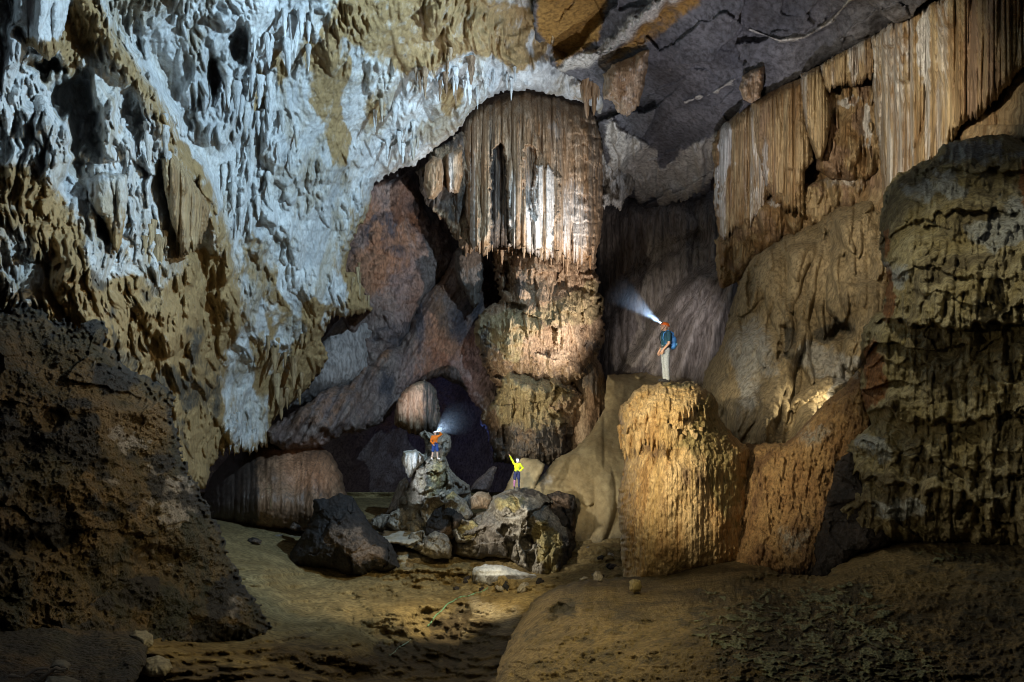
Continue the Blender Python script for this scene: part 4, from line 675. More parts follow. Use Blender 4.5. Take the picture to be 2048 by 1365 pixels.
def f_crust(u, v, x, y, d):
    f1, f2 = worley(u * 7, v * 8, 5); g1, g2 = worley(u * 3., v * 3.4, 9)
    a, b = facets(u / 1.4 + .3 * fbm(u, v, 4, 3), v / 1.2 + .3 * fbm(u, v, 4, 6), 8, 1.)
    h = .22 * a + .6 * fbm(u / 1.3, v / 1.1, 5, 3) + .07 * (1 - g1) + .075 * (1 - f1) + .20 * ridged(u / 1., v / .8, 4, 6) + .02 * vn(u * 22, v * 22, 4)
    h = h - .35 * sst(blob(x, y, [(110, 840, 40, 30), (60, 1090, 60, 30), (330, 1130, 70, 50)]), .3, .8)
    spk = blob(x, y, [(215, 960, 30, 14), (300, 1105, 16, 12), (340, 1130, 14, 10), (250, 880, 50, 30), (470, 1190, 30, 50), (330, 1000, 60, 60)])
    return h, dict(m1=.75 * sst(spk + .5 * fbm(x / 9, y / 9, 3, 3) + .35 * sst(fbm(x / 50, y / 40, 3, 13), .1, .5), .4, .9), m2=np.clip(.95 * sst(fbm(x / 80, y / 60, 4, 9), -.12, .3) + .8 * np.exp(-d / 16), 0, 1))
tag(rock('crusted_rock', [(-320, 700), (-60, 620), (20, 620), (62, 612), (100, 640), (150, 655), (195, 642), (215, 660), (200, 690), (245, 720), (290, 755), (340, 790), (358, 850), (365, 920), (400, 980), (430, 1030), (452, 1085), (462, 1120), (490, 1170), (518, 1212), (548, 1262), (545, 1282), (500, 1290), (440, 1300), (340, 1330), (100, 1400), (-320, 1500)], [(-200, 700, 7.5), (20, 630, 9.5), (200, 660, 11.5), (350, 820, 12), (440, 1080, 12.3), (535, 1255, 13.2), (300, 1250, 9.6), (200, 1000, 8.8), (0, 1000, 6.6), (0, 1250, 6.), (-300, 1200, 4.5)], M['crust'], f_crust, 1.5, 17, (60, 1.6), 3, micro=(2.4, 0.9), seed=114), 'great dark coral-crusted rock sloping down on the left side', 'rock')
def f_heap(u, v, x, y, d):
    f1, f2 = worley(u * 6, v * 6, 5)
    return .25 * fbm(u / .7, v / .5, 5, 3) + .04 * (1 - f1) + .1 * ridged(u / .6, v / .3, 4, 5), dict(m1=.35 * sst(fbm(x / 20, y / 10, 3, 4), 0, .4), m2=.6 + .4 * fbm(x / 60, y / 30, 3, 5))
tag(rock('rubble_heap', [(-320, 1240), (0, 1262), (120, 1255), (230, 1262), (285, 1268), (298, 1290), (290, 1330), (270, 1370), (260, 1560), (-320, 1560)], [(-300, 1300, 4.2), (0, 1270, 5.6), (280, 1280, 6.4), (200, 1365, 5.2), (0, 1365, 4.2), (100, 1550, 3.2)], M['crust'], f_heap, 1.7, 6, (30, .5), 1.5, micro=(2.0, 0.8), seed=115), 'low dark rubble heap in the lower left corner', 'rubble')
def f_st(u, v, x, y, d): return .05 * fbm(u * 2, v * 2, 4, 3), dict(m1=0 * x, m2=.2 * sst(fbm(u * 3, v * 3, 3, 5), 0, .5))
def stone(poly, Y, label, k, e=(22, .22), mat='stone', name='smooth_stone', group='smooth stones at lower left'):
    p = np.array(poly); c = p.mean(0); lo, hi = p.min(0), p.max(0)
    return tag(rock(name, poly, [(lo[0], c[1], Y + .1), (hi[0], c[1], Y + .1), (c[0], lo[1], Y + .25), (c[0], hi[1], Y - .1)], M[mat], f_st, 1.4, 3, e, .4, back=True, seed=k), label, 'stone', group)
stone([(258, 1272), (270, 1262), (295, 1261), (308, 1272), (306, 1292), (285, 1300)], 6.4, 'small pale rounded stone at the top of the rubble heap', 116)
stone([(280, 1345), (288, 1318), (315, 1311), (338, 1320), (344, 1336), (330, 1352), (300, 1356)], 5.9, 'large smooth pale stone beside the rubble heap on the mud', 117)
stone([(100, 1335), (110, 1321), (130, 1318), (142, 1330), (136, 1342)], 4.4, 'ochre smooth stone in the rubble beside the dry sticks', 118)
stone([(80, 1375), (98, 1352), (130, 1350), (160, 1362), (168, 1380)], 4.1, 'pinkish flat stone at the bottom edge under the dry sticks', 119)

# ---- foreground mound
def f_fore(u, v, x, y, d):
    f1, f2 = worley(u * 9, v * 13, 5); g1, g2 = worley(u * 3.5, v * 6, 8)
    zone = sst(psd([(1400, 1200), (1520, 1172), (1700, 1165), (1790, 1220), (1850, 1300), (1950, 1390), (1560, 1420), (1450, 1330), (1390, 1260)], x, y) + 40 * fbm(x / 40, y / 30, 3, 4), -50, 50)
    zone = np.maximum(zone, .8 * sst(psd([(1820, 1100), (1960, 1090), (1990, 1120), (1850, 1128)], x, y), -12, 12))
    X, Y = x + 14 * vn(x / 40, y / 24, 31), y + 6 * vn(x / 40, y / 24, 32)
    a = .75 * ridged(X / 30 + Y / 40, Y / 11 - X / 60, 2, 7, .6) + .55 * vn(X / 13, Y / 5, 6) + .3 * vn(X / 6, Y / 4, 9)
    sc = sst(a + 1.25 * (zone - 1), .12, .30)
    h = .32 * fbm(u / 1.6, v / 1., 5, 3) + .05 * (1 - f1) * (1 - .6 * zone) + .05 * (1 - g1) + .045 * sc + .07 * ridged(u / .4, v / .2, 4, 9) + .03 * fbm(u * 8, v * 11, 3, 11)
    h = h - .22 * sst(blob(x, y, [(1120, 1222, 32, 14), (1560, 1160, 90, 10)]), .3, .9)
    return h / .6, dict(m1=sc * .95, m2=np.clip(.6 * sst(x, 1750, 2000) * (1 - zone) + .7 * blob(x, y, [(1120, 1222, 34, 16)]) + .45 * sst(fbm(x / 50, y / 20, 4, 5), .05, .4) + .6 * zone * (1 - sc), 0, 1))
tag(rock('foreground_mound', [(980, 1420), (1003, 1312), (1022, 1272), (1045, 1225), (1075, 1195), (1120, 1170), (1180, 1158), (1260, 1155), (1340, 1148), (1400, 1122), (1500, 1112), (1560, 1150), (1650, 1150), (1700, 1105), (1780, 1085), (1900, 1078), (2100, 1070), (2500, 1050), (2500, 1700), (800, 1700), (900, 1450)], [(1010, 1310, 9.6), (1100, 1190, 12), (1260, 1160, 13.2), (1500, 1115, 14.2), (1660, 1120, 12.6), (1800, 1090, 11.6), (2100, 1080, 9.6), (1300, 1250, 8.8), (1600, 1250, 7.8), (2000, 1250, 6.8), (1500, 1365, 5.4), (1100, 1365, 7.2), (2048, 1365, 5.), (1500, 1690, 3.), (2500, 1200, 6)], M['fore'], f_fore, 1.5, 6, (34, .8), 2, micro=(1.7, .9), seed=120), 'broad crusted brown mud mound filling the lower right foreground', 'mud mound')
G2 = 'loose rocks on the foreground mound'
def crumb(poly, Y, mat, label, k): return bould(poly, Y, M[mat], label, k, 1., (9, .16), .25, .12, 'loose_rock', G2)
crumb([(1186, 1162), (1184, 1150), (1192, 1142), (1200, 1143), (1208, 1153), (1207, 1164), (1196, 1167)], 11.9, 'grey', 'pale knobbly rock sitting on the mound edge left of the stump', 121)
crumb([(1258, 1182), (1258, 1165), (1266, 1158), (1280, 1160), (1285, 1172), (1280, 1184), (1268, 1187)], 11.2, 'stump', 'orange-brown pitted rock on the mound before the stump foot', 122)
crumb([(1162, 1159), (1168, 1154), (1176, 1155), (1174, 1160)], 12.4, 'grey', 'tiny pale rock chip at the left rim of the mound', 123)

# ================================================================== hanging stalactites on the white wall
def spike(seed, n=12, seg=12):
    rs = random.Random(seed); V = []; F = []
    ph = rs.random() * 6; tw = [rs.uniform(.8, 1.2) for _ in range(n)]
    for j in range(seg + 1):
        t = j / seg; r = (1 - t) ** .62 * (1 + .16 * math.sin(t * 14 + ph) + .12 * math.sin(t * 31 + ph * 2)) * .5 + .012
        cx = .10 * math.sin(t * 3 + ph) * t; cy = .1 * math.cos(t * 2.3 + ph) * t
        for i in range(n):
            a = i / n * 2 * math.pi; rr = r * tw[i] * (1 + .1 * math.sin(3 * a + ph + t * 3))
            V.append((cx + rr * math.cos(a), cy + rr * math.sin(a), -t))
    for j in range(seg):
        for i in range(n):
            F.append((j * n + i, (j + 1) * n + i, (j + 1) * n + (i + 1) % n, j * n + (i + 1) % n))
    me = mesh_np('stalactite', V, F); return me
SPK = [spike(k) for k in range(7)]
rnd = random.Random(5)
CLU = [  # centre x, y, spread x, y, count, length px, mat, label
    (560, 60, 60, 40, 9, 70, 'wall', 'pale stalactite in the cluster hanging at the top of the white wall'),
    (480, 170, 60, 40, 10, 55, 'wall', 'white stalactite in the cluster on the upper middle of the white wall'),
    (540, 250, 60, 60, 12, 60, 'wall', 'white stalactite hanging amid the smooth bright part of the white wall'),
    (500, 370, 70, 50, 10, 55, 'wall', 'greyish stalactite on the white wall right of the brown ribbed drapery'),
    (880, 130, 70, 40, 12, 45, 'shaft', 'short tan stalactite on the roof left above the column'),
    (960, 150, 70, 26, 12, 40, 'wall', 'white stalactite in the fringe just above the column curtain'),
    (800, 230, 60, 60, 12, 42, 'wall', 'white stalactite on the wall between tan patch and column'),
    (290, 290, 50, 70, 10, 60, 'wall', 'white stalactite hanging left of the diagonal brown rib'),
    (60, 200, 60, 60, 7, 70, 'wall', 'bluish white stalactite near the left picture edge'),
    (310, 480, 60, 50, 10, 60, 'curtain', 'ochre stalactite hanging low on the left brown wall'),
    (560, 720, 50, 60, 12, 55, 'curtain', 'ochre stalactite low on the wall above the flowstone dome'),
    (720, 560, 22, 40, 8, 45, 'curtain', 'brown stalactite on the ragged right rim of the white wall'),
    (480, 850, 40, 30, 7, 70, 'wall', 'pale stalactite in the cluster right above the flowstone dome'),
    (1185, 135, 16, 8, 5, 95, 'drape', 'long tan stalactite in the bunch hanging right of the column top'),
]
for cx, cy, sx, sy, n, L, mt, lab in CLU:
    for k in range(n):
        px = cx + rnd.uniform(-1, 1) * sx; py = cy + rnd.uniform(-1, 1) * sy
        Y = depth_at('cave_wall', px, py) - .12
        me = SPK[rnd.randrange(7)]
        key = me.name + mt
        me2 = bpy.data.meshes.get(key)
        if me2 is None:
            me2 = me.copy(); me2.name = key; me2.materials.clear(); me2.materials.append(M[mt])
        o = bpy.data.objects.new('stalactite', me2); COL.objects.link(o)
        p = W3(px, py, Y); o.location = p
        ln = L * rnd.uniform(.55, 1.25) / 1024 * Y; wd = ln * rnd.uniform(.17, .30)
        o.scale = (wd, wd, ln); o.rotation_euler = (rnd.uniform(-.05, .05), rnd.uniform(-.05, .05), rnd.uniform(0, 6.3))
        tag(o, lab, 'stalactite', lab.replace(' stalactite', ' stalactites', 1))

# drips: the fringe under the stump's cap, under the curtain of the column and along the pendants
def drips(parent, surf, pts, mat, lo, hi, name, seed, fat=(.22, .4)):
    rs = random.Random(seed); base = np.array(parent.matrix_basis.translation)
    for (px, py) in pts:
        px += rs.uniform(-3, 3); py += rs.uniform(-5, 5)
        Y = depth_at(surf, px, py) - .02 * Y0S[surf] / 15
        me = SPK[rs.randrange(7)]; key = me.name + mat
        me2 = bpy.data.meshes.get(key)
        if me2 is None:
            me2 = me.copy(); me2.name = key; me2.materials.clear(); me2.materials.append(M[mat])
        o = bpy.data.objects.new(name, me2); COL.objects.link(o); o.parent = parent
        o.location = W3(px, py, Y) - base
        ln = rs.uniform(lo, hi) / 1024 * Y; wd = ln * rs.uniform(*fat); o.scale = (wd, wd, ln); o.rotation_euler = (rs.uniform(-.04, .04), rs.uniform(-.04, .04), rs.uniform(0, 6.3))
Y0S = dict(stone_stump=15, fluted_curtain=40)
drips(STUMP, 'stone_stump', [(1243 + 7.5 * k, 850 + 8 * math.sin(k * 1.3) + (12 if k % 3 else 0)) for k in range(22)], 'stump', 22, 52, 'drip', 3)
drips(colum, 'fluted_curtain', [(960 + 11 * k, 492 + 9 * math.sin(k * 2.1) + .12 * k * 11) for k in range(21)], 'drape', 8, 34, 'drip', 4, (.16, .34))

# loose stones in the rubble
def pebble(seed):
    bm = bmesh.new(); bmesh.ops.create_icosphere(bm, subdivisions=4, radius=1)
    co = np.array([v.co[:] for v in bm.verts], np.float32)
    a, _ = facets(co[:, 0] * 1.3 + co[:, 2] * .8 + 5, co[:, 1] * 1.3 - co[:, 2] * .6 + 9, seed, 1.)
    s = 1 + .35 * a + .22 * fbm(co[:, 0] * 1.6 + co[:, 2], co[:, 1] * 1.6 - co[:, 2], 4, seed)
    for v, k in zip(bm.verts, s): v.co *= float(k)
    for f in bm.faces: f.smooth = True
    me = bpy.data.meshes.new('pebble'); bm.to_mesh(me); bm.free(); return me
PEB = []
for k in range(5):
    for mt in ('grey', 'dark', 'sand'):
        me = pebble(k * 3 + len(PEB)); me.materials.append(M[mt]); PEB.append(me)
for cx, cy, sx, sy, n, lab in ((800, 1085, 60, 22, 14, 'small stone in the rubble between the black boulder and the pinnacle'), (1000, 1170, 90, 14, 12, 'small stone on the sand along the front of the huge grey boulder'), (1195, 1130, 34, 34, 12, 'small stone in the gap between huge grey boulder and tall stump'), (560, 1060, 60, 18, 7, 'small stone on the sand before the flowstone dome')):
    for k in range(n):
        px = cx + rnd.uniform(-1, 1) * sx; py = cy + rnd.uniform(-1, 1) * sy
        Y = min(depth_at('cave_floor', px, py), depth_at('sand_slope', px, py) if 1170 < px < 1240 and py < 1160 else 99)
        o = bpy.data.objects.new('loose_stone', PEB[rnd.randrange(15)]); COL.objects.link(o); o.location = W3(px, py, Y)
        s = rnd.uniform(.08, .34); o.scale = (s * rnd.uniform(.8, 1.5), s, s * rnd.uniform(.5, .9)); o.rotation_euler = (rnd.uniform(-.3, .3), rnd.uniform(-.3, .3), rnd.uniform(0, 6.3))
        tag(o, lab, 'stone', lab.replace('small stone', 'small stones', 1))

# ================================================================== rope and sticks
def tube(pts, r, n=8):
    P = [Vector(p) for p in pts]; V = []; F = []
    for i, p in enumerate(P):
        t = (P[min(i + 1, len(P) - 1)] - P[max(i - 1, 0)]).normalized(); a = t.orthogonal().normalized(); b = t.cross(a)
        rr = r if not callable(r) else r(i / (len(P) - 1))
        V += [tuple(p + (a * math.cos(k / n * 6.2832) + b * math.sin(k / n * 6.2832)) * rr) for k in range(n)]
    for i in range(len(P) - 1):
        F += [(i * n + k, i * n + (k + 1) % n, (i + 1) * n + (k + 1) % n, (i + 1) * n + k) for k in range(n)]
    return mesh_np('tube', V, F)
def on_floor(px, py, up=.03):
    Y = depth_at('cave_floor', px, py); p = W3(px, py, Y); return Vector(p) * (1 - up / 6)
rope = []
for t in np.linspace(0, 1, 60):
    i = t * 6; pts = [(855, 1253), (872, 1232), (892, 1212), (912, 1198), (935, 1192), (958, 1186), (978, 1176)]
    a = int(min(i, 5)); f = i - a
    rope.append(on_floor(pts[a][0] * (1 - f) + pts[a + 1][0] * f, pts[a][1] * (1 - f) + pts[a + 1][1] * f + 1.2 * math.sin(t * 30)))
tag(link(tube(rope, .035), 'rope', plain('green_rope', (.16, .34, .20))), 'thin green rope lying across the rippled sand floor', 'rope')
rope2 = [on_floor(778 + 42 * t + 2 * math.sin(t * 9), 1312 - 32 * t) for t in np.linspace(0, 1, 24)]
tag(link(tube(rope2, .022), 'rope', plain('grey_rope', (.26, .33, .26))), 'short grey-green rope end in the dark hollow at bottom centre', 'rope')
def stick(pts, r, lab):
    q = []
    for a, b in zip(pts[:-1], pts[1:]):
        for t in np.linspace(0, 1, 6, endpoint=False):
            x = a[0] + (b[0] - a[0]) * t; y = a[1] + (b[1] - a[1]) * t; q.append(tuple(W3(x, y, 4.0 + a[2] * (1 - t) + b[2] * t)))
    tag(link(tube(q, lambda t: r * (1 - .6 * t)), 'dry_stick', STK), lab, 'stick', 'dry sticks in the lower left corner')
STK = plain('dry_wood', (.30, .25, .18))
stick([(52, 1352, 0), (75, 1338, .02), (96, 1337, .04), (100, 1345, .02)], .014, 'bent dark dry stick, left of the sticks at the lower left corner')
stick([(58, 1346, .1), (88, 1346, .06), (118, 1345, .02), (138, 1340, 0)], .010, 'straight thin dry stick lying flat in the lower left corner')
stick([(85, 1356, .05), (104, 1342, .03), (112, 1336, .0), (122, 1340, .0), (136, 1338, -.02)], .017, 'forked pale dry stick, rightmost in the lower left corner')
stick([(20, 1352, .05), (32, 1353, .03), (44, 1356, .0)], .015, 'stubby pale stick near the left edge of the sticks')
# ================================================================== PEOPLE
def capsule(bm, p0, p1, r0, r1, n=14):
    p0, p1 = Vector(p0), Vector(p1); ax = p1 - p0; L = max(ax.length, 1e-5); q = ax.to_track_quat('Z', 'Y').to_matrix()
    prof = []
    for k in range(7):
        a = math.pi / 2 * (1 - k / 6); prof.append((r0 * math.cos(a), -r0 * math.sin(a)))
    for k in range(7):
        a = math.pi / 2 * k / 6; prof.append((r1 * math.cos(a), L + r1 * math.sin(a)))
    rings = []
    for r, z in prof:
        rings.append([bm.verts.new(p0 + q @ Vector((max(r, 1e-4) * math.cos(i / n * 6.28319), max(r, 1e-4) * math.sin(i / n * 6.28319), z))) for i in range(n)])
    for a, b in zip(rings[:-1], rings[1:]):
        for i in range(n): bm.faces.new((a[i], a[(i + 1) % n], b[(i + 1) % n], b[i]))
    bm.faces.new(rings[0][::-1]); bm.faces.new(rings[-1])
def ell(bm, c, r, rot=(0, 0, 0)):
    m = Matrix.Translation(c) @ Matrix.Rotation(rot[2], 4, 'Z') @ Matrix.Rotation(rot[1], 4, 'Y') @ Matrix.Rotation(rot[0], 4, 'X') @ Matrix.Diagonal((*r, 1))
    bmesh.ops.create_icosphere(bm, subdivisions=3, radius=1, matrix=m)
def fuse(prims, name, mat, parent, vox=.008, grow=0., smooth=3):
    """several swelling shapes grown into one continuous skin"""
    bm = bmesh.new()
    for p in prims:
        if p[0] == 'c': capsule(bm, p[1], p[2], p[3] + grow, p[4] + grow)
        else: ell(bm, p[1], tuple(k + grow for k in p[2]), p[3] if len(p) > 3 else (0, 0, 0))
    me = bpy.data.meshes.new(name); bm.to_mesh(me); bm.free()
    o = bpy.data.objects.new(name, me); COL.objects.link(o)
    r = o.modifiers.new('r', 'REMESH'); r.mode = 'VOXEL'; r.voxel_size = vox
    s = o.modifiers.new('s', 'SMOOTH'); s.iterations = smooth; s.factor = .5
    dg = bpy.context.evaluated_depsgraph_get(); dg.update()
    me2 = bpy.data.meshes.new_from_object(o.evaluated_get(dg))
    o.modifiers.clear(); o.data = me2; bpy.data.meshes.remove(me)
    if grow > 0:                                     # creases of the cloth
        n = len(me2.vertices); co = np.empty(n * 3, np.float32); me2.vertices.foreach_get('co', co); co = co.reshape(-1, 3)
        no = np.empty(n * 3, np.float32); me2.vertices.foreach_get('normal', no); no = no.reshape(-1, 3)
        wv = ridged(co[:, 0] * 7 + co[:, 1] * 5 + 3, co[:, 2] * 12 + co[:, 0] * 6, 3, len(name)) * .009 + fbm(co[:, 0] * 9 + co[:, 1] * 9, co[:, 2] * 9, 2, 4) * .006
        me2.vertices.foreach_set('co', (co + no * wv[:, None]).astype(np.float32).ravel())
    me2.polygons.foreach_set('use_smooth', np.ones(len(me2.polygons), bool)); me2.materials.append(mat)
    o.parent = parent; return o
def hand(wrist, d, side, palm_n, curl=.5, point=False):
    """palm, four unequal bent fingers and a thumb from the side of the palm"""
    wrist = Vector(wrist); d = Vector(d).normalized(); n = Vector(palm_n).normalized(); s = d.cross(n).normalized() * side
    n = s.cross(d).normalized() * side
    P = [('c', wrist, wrist + d * .05, .026, .03), ('c', wrist + d * .035 - s * .022, wrist + d * .085 - s * .024, .018, .015), ('c', wrist + d * .035 + s * .02, wrist + d * .085 + s * .026, .018, .015), ('c', wrist + d * .04, wrist + d * .088, .02, .016)]
    for k, (off, L) in enumerate(((-.033, .060), (-.011, .076), (.012, .082), (.034, .072))):
        a = wrist + d * .085 + s * off
        c = 0. if (point and k == 3) else curl * (1.0 + .15 * (3 - k))
        d1 = (d * math.cos(c * .6) + n * math.sin(c * .6)).normalized(); d2 = (d * math.cos(c * 1.5) + n * math.sin(c * 1.5)).normalized()
        m = a + d1 * L * .52; P += [('c', a, m, .0098, .009), ('c', m, m + d2 * L * .48, .009, .0075)]
    t0 = wrist + d * .025 + s * .03; t1 = t0 + (d * .7 + s * .75 + n * .3).normalized() * .04; t2 = t1 + (d * .95 + s * .2 + n * .3).normalized() * .032
    P += [('c', t0, t1, .013, .011), ('c', t1, t2, .0105, .0085)]
    return P
def head(c, yaw=0., pitch=0.):
    """face looks along -Y before yaw and pitch"""
    Rm = Matrix.Rotation(yaw, 3, 'Z') @ Matrix.Rotation(pitch, 3, 'X'); c = Vector(c)
    def q(x, y, z): return c + Rm @ Vector((x, y, z))
    e = (pitch, 0, yaw)
    return [('e', q(0, .012, .02), (.074, .094, .098), e), ('e', q(0, -.03, -.055), (.052, .058, .062), e), ('e', q(0, -.062, -.095), (.026, .024, .02), e),
            ('c', q(0, -.088, .012), q(0, -.112, -.022), .010, .014), ('e', q(0, -.09, -.055), (.024, .012, .008), e), ('e', q(0, -.088, -.068), (.020, .012, .008), e),
            ('e', q(.034, -.078, .026), (.026, .012, .010), e), ('e', q(-.034, -.078, .026), (.026, .012, .010), e), ('e', q(.04, -.066, -.022), (.022, .018, .02), e), ('e', q(-.04, -.066, -.022), (.022, .018, .02), e),
            ('e', q(.077, .015, -.005), (.010, .022, .033), e), ('e', q(-.077, .015, -.005), (.010, .022, .033), e)], q, Rm
def build_person(loc, yaw, J, look, sp, label):
    root = empty('person', loc); root.rotation_euler = (0, 0, yaw); tag(root, label, 'person', 'cavers')
    HP, q, Rm = head(J['head'], *look)
    torso = [('e', (0, 0, .96), (.155, .108, .12)), ('e', (0, -.005, 1.10), (.138, .098, .14)), ('e', (0, 0, 1.27), (.168, .115, .17)), ('c', (-.12, .01, 1.395), (.12, .01, 1.395), .062, .062)]
    neck = [('c', (0, .015, 1.40), Vector(J['head']) + Vector((0, .02, -.05)), .056, .052)]
    legs = []; arms = []; feet = []
    for s in ('L', 'R'):
        h, k, a = J['hip' + s], J['knee' + s], J['ank' + s]
        legs += [('c', h, k, .088, .058), ('c', k, a, .056, .038), ('e', Vector(k).lerp(Vector(a), .3) + Vector((0, .02, 0)), (.05, .052, .12))]
        t = Vector(J.get('toe' + s, Vector(a) + Vector((0, -.17, -.05))))
        feet += [('c', Vector(a) + Vector((0, .035, -.045)), Vector(a) + Vector((0, 0, -.03)), .036, .04), ('c', Vector(a) + Vector((0, -.02, -.04)), t, .042, .03)]
        sh, e, w_ = J['sh' + s], J['el' + s], J['wr' + s]
        arms += [('e', sh, (.062, .062, .062)), ('c', sh, e, .052, .041), ('c', e, w_, .041, .026)]
    hands = hand(J['wrL'], J['hdL'], 1, J['pnL'], J.get('cuL', .6)) + hand(J['wrR'], J['hdR'], -1, J['pnR'], J.get('cuR', .6), J.get('pointR', False))
    fuse(torso + neck + HP + legs + arms + feet + hands, 'body', sp['skin'], root, .007, smooth=2)
    for sx in (1, -1): fuse([('e', q(sx * .034, -.0835, .008), (.011, .008, .006))], 'eye', EYE, root, .002)
    arm_n = 3
    def cut(p0, p1, f): return Vector(p0).lerp(Vector(p1), f)
    shirt = list(torso[1:]) + [('e', (0, 0, .985), (.152, .106, .09)), ('c', (0, .012, 1.40), (0, .012, 1.43), .066, .06)]
    for s in ('L', 'R'):
        sh, e, w_ = J['sh' + s], J['el' + s], J['wr' + s]
        shirt += [('e', sh, (.062, .062, .062)), ('c', sh, cut(sh, e, .62 if sp['sleeve'] < 1 else 1.), .056, .05 if sp['sleeve'] < 1 else .046)]
        if sp['sleeve'] >= 1: shirt += [('c', e, cut(e, w_, .93), .046, .034)]
    fuse(shirt, 'shirt', sp['shirt'], root, .008, .012)
    pan = [torso[0], ('c', (0, 0, .94), (0, 0, 1.0), .115, .11)]
    for s in ('L', 'R'):
        h, k, a = J['hip' + s], J['knee' + s], J['ank' + s]
        if sp['pants'] == 'long': pan += [('c', h, k, .093, .07), ('c', k, cut(k, a, .96), .07, .06)]
        else: pan += [('c', h, cut(h, k, .86), .095, .088)]
    fuse(pan, 'trousers' if sp['pants'] == 'long' else 'shorts', sp['pmat'], root, .008, .010)
    for s in ('L', 'R'):
        if sp.get('sock' + s):
            k, a = J['knee' + s], J['ank' + s]
            fuse([('c', cut(k, a, .12), a, .058, .044), ('e', cut(Vector(k), Vector(a), .3) + Vector((0, .02, 0)), (.05, .052, .12))], 'sock', sp['sock' + s], root, .008, .006)
    for i in (0, 1): fuse(feet[i * 2:i * 2 + 2], 'shoe', sp['shoe'], root, .008, .010)
    # belt
    bm = bmesh.new(); n = 40
    rings = [[bm.verts.new((.176 * (1 + g) * math.cos(i / n * 6.2832), .130 * (1 + g) * math.sin(i / n * 6.2832), z)) for i in range(n)] for g, z in ((0, .985), (.05, .985), (.05, 1.02), (0, 1.02))]
    for a in range(4):
        for i in range(n): bm.faces.new((rings[a][i], rings[a][(i + 1) % n], rings[(a + 1) % 4][(i + 1) % n], rings[(a + 1) % 4][i]))
    me = bpy.data.meshes.new('belt'); bm.to_mesh(me); bm.free(); link(me, 'belt', sp['belt'], root)
    # helmet: shell with a brim, ribs and straps
    e = (look[1], 0, look[0])
    bm = bmesh.new(); rows = []
    for j in range(11):
        a = j / 10 * math.pi / 2 * 1.06; r = math.cos(a * .97) if j < 10 else .02; z = math.sin(a)
        rows.append([bm.verts.new(q((.096 + (.012 if j == 0 else 0)) * r * math.cos(i / 32 * 6.2832), .012 + (.122 + (.02 if j == 0 else 0)) * r * math.sin(i / 32 * 6.2832), .052 + .095 * z + (.006 * (math.sin(3 * i / 32 * 6.2832) > 0) if 2 < j < 8 else 0))) for i in range(32)])
    for a, b in zip(rows[:-1], rows[1:]):
        for i in range(32): bm.faces.new((a[i], a[(i + 1) % 32], b[(i + 1) % 32], b[i]))
    bm.faces.new(rows[-1]); bm.faces.new(rows[0][::-1])
    me = bpy.data.meshes.new('helmet'); bm.to_mesh(me); bm.free()
    for p in me.polygons: p.use_smooth = True
    hel = link(me, 'helmet', sp['helmet'], root)
    lp = q(0, -.122, .085); dr = Rm @ Vector((0, -1, 0))
    bm = bmesh.new(); capsule(bm, lp - dr * .01, lp + dr * .018, .026, .024, 16); me = bpy.data.meshes.new('headlamp'); bm.to_mesh(me); bm.free()
    link(me, 'headlamp', BLACK, hel)
    bm = bmesh.new(); ell(bm, lp + dr * .036, (.021, .021, .012), e); me = bpy.data.meshes.new('lamp_lens'); bm.to_mesh(me); bm.free()
    link(me, 'lamp_lens', LENS, hel)
    for sx in (1, -1):
        link(tube([q(sx * .085, -.02, .06), q(sx * .08, -.03, -.02), q(sx * .05, -.055, -.09), q(sx * .015, -.06, -.115)], .006), 'chin_strap', BLACK, hel)
    Rz = Matrix.Rotation(yaw, 3, 'Z')
    wl = Vector(loc) + Rz @ (lp + dr * .05); wd = Rz @ (Rm @ Vector((0, -1, math.tan(sp.get('tilt', 0.)))).normalized())
    return root, wl, wd
LENS = plain('lamp_glass', (.85, .93, 1.0), .2, emit=60., var=.02)
BLACK = plain('black_fabric', (.02, .02, .022)); EYE = plain('dark_eye', (.03, .02, .015), .2)
SKIN = plain('skin', (.52, .30, .20), .55, var=.08, sc=12.); SKIN2 = plain('pale_skin', (.68, .47, .36), .55, var=.08, sc=12.)

# caver on the stump, seen from the side, looking up to the left
PX = 1330; Yp = depth_at('stone_stump', PX, 772) + .55; zs = -(766 - 682.5) / 1024 * 14.6
F1 = W3(1331, 764, 14.75)
J1 = dict(head=(0, -.03, 1.575), hipL=(.085, 0, .92), hipR=(-.085, 0, .92), kneeL=(.09, -.02, .49), kneeR=(-.09, .01, .49), ankL=(.09, .03, .085), ankR=(-.09, .03, .085),
          shL=(.185, .01, 1.39), shR=(-.185, .01, 1.39), elL=(.225, .0, 1.11), elR=(-.22, .03, 1.11), wrL=(.20, -.16, .93), wrR=(-.20, -.10, .88), hdL=(-.05, -.45, -1), hdR=(.05, -.3, -1), pnL=(-1, 0, -.1), pnR=(1, 0, 0), cuL=.55, cuR=.6)
p1, l1, d1 = build_person(F1, R(-82), J1, (0, R(-18)), dict(tilt=R(18), skin=SKIN, shirt=plain('teal_shirt', (.008, .055, .085), .8, var=.7, sc=5.), sleeve=.5, pants='long', pmat=plain('grey_trousers', (.27, .295, .31), .85), shoe=BLACK, belt=BLACK, helmet=plain('orange_plastic', (.85, .16, .02), .35, var=.05)), 'caver in orange helmet with grey trousers standing on the tall stump')
bp = empty('backpack', F1 + np.array((0, 0, .98))); bp.rotation_euler = (0, 0, R(-82)); tag(bp, 'light blue rucksack worn on the back of the caver on the stump', 'backpack')
BLUE = plain('blue_nylon', (.05, .20, .50), .5, var=.35, sc=9.)
fuse([('e', (0, .21, .06), (.15, .10, .12)), ('e', (0, .215, .20), (.15, .11, .15)), ('e', (0, .17, .34), (.12, .08, .12)), ('c', (-.09, .17, .40), (.09, .17, .40), .05, .05)], 'bag', BLUE, bp, .01)
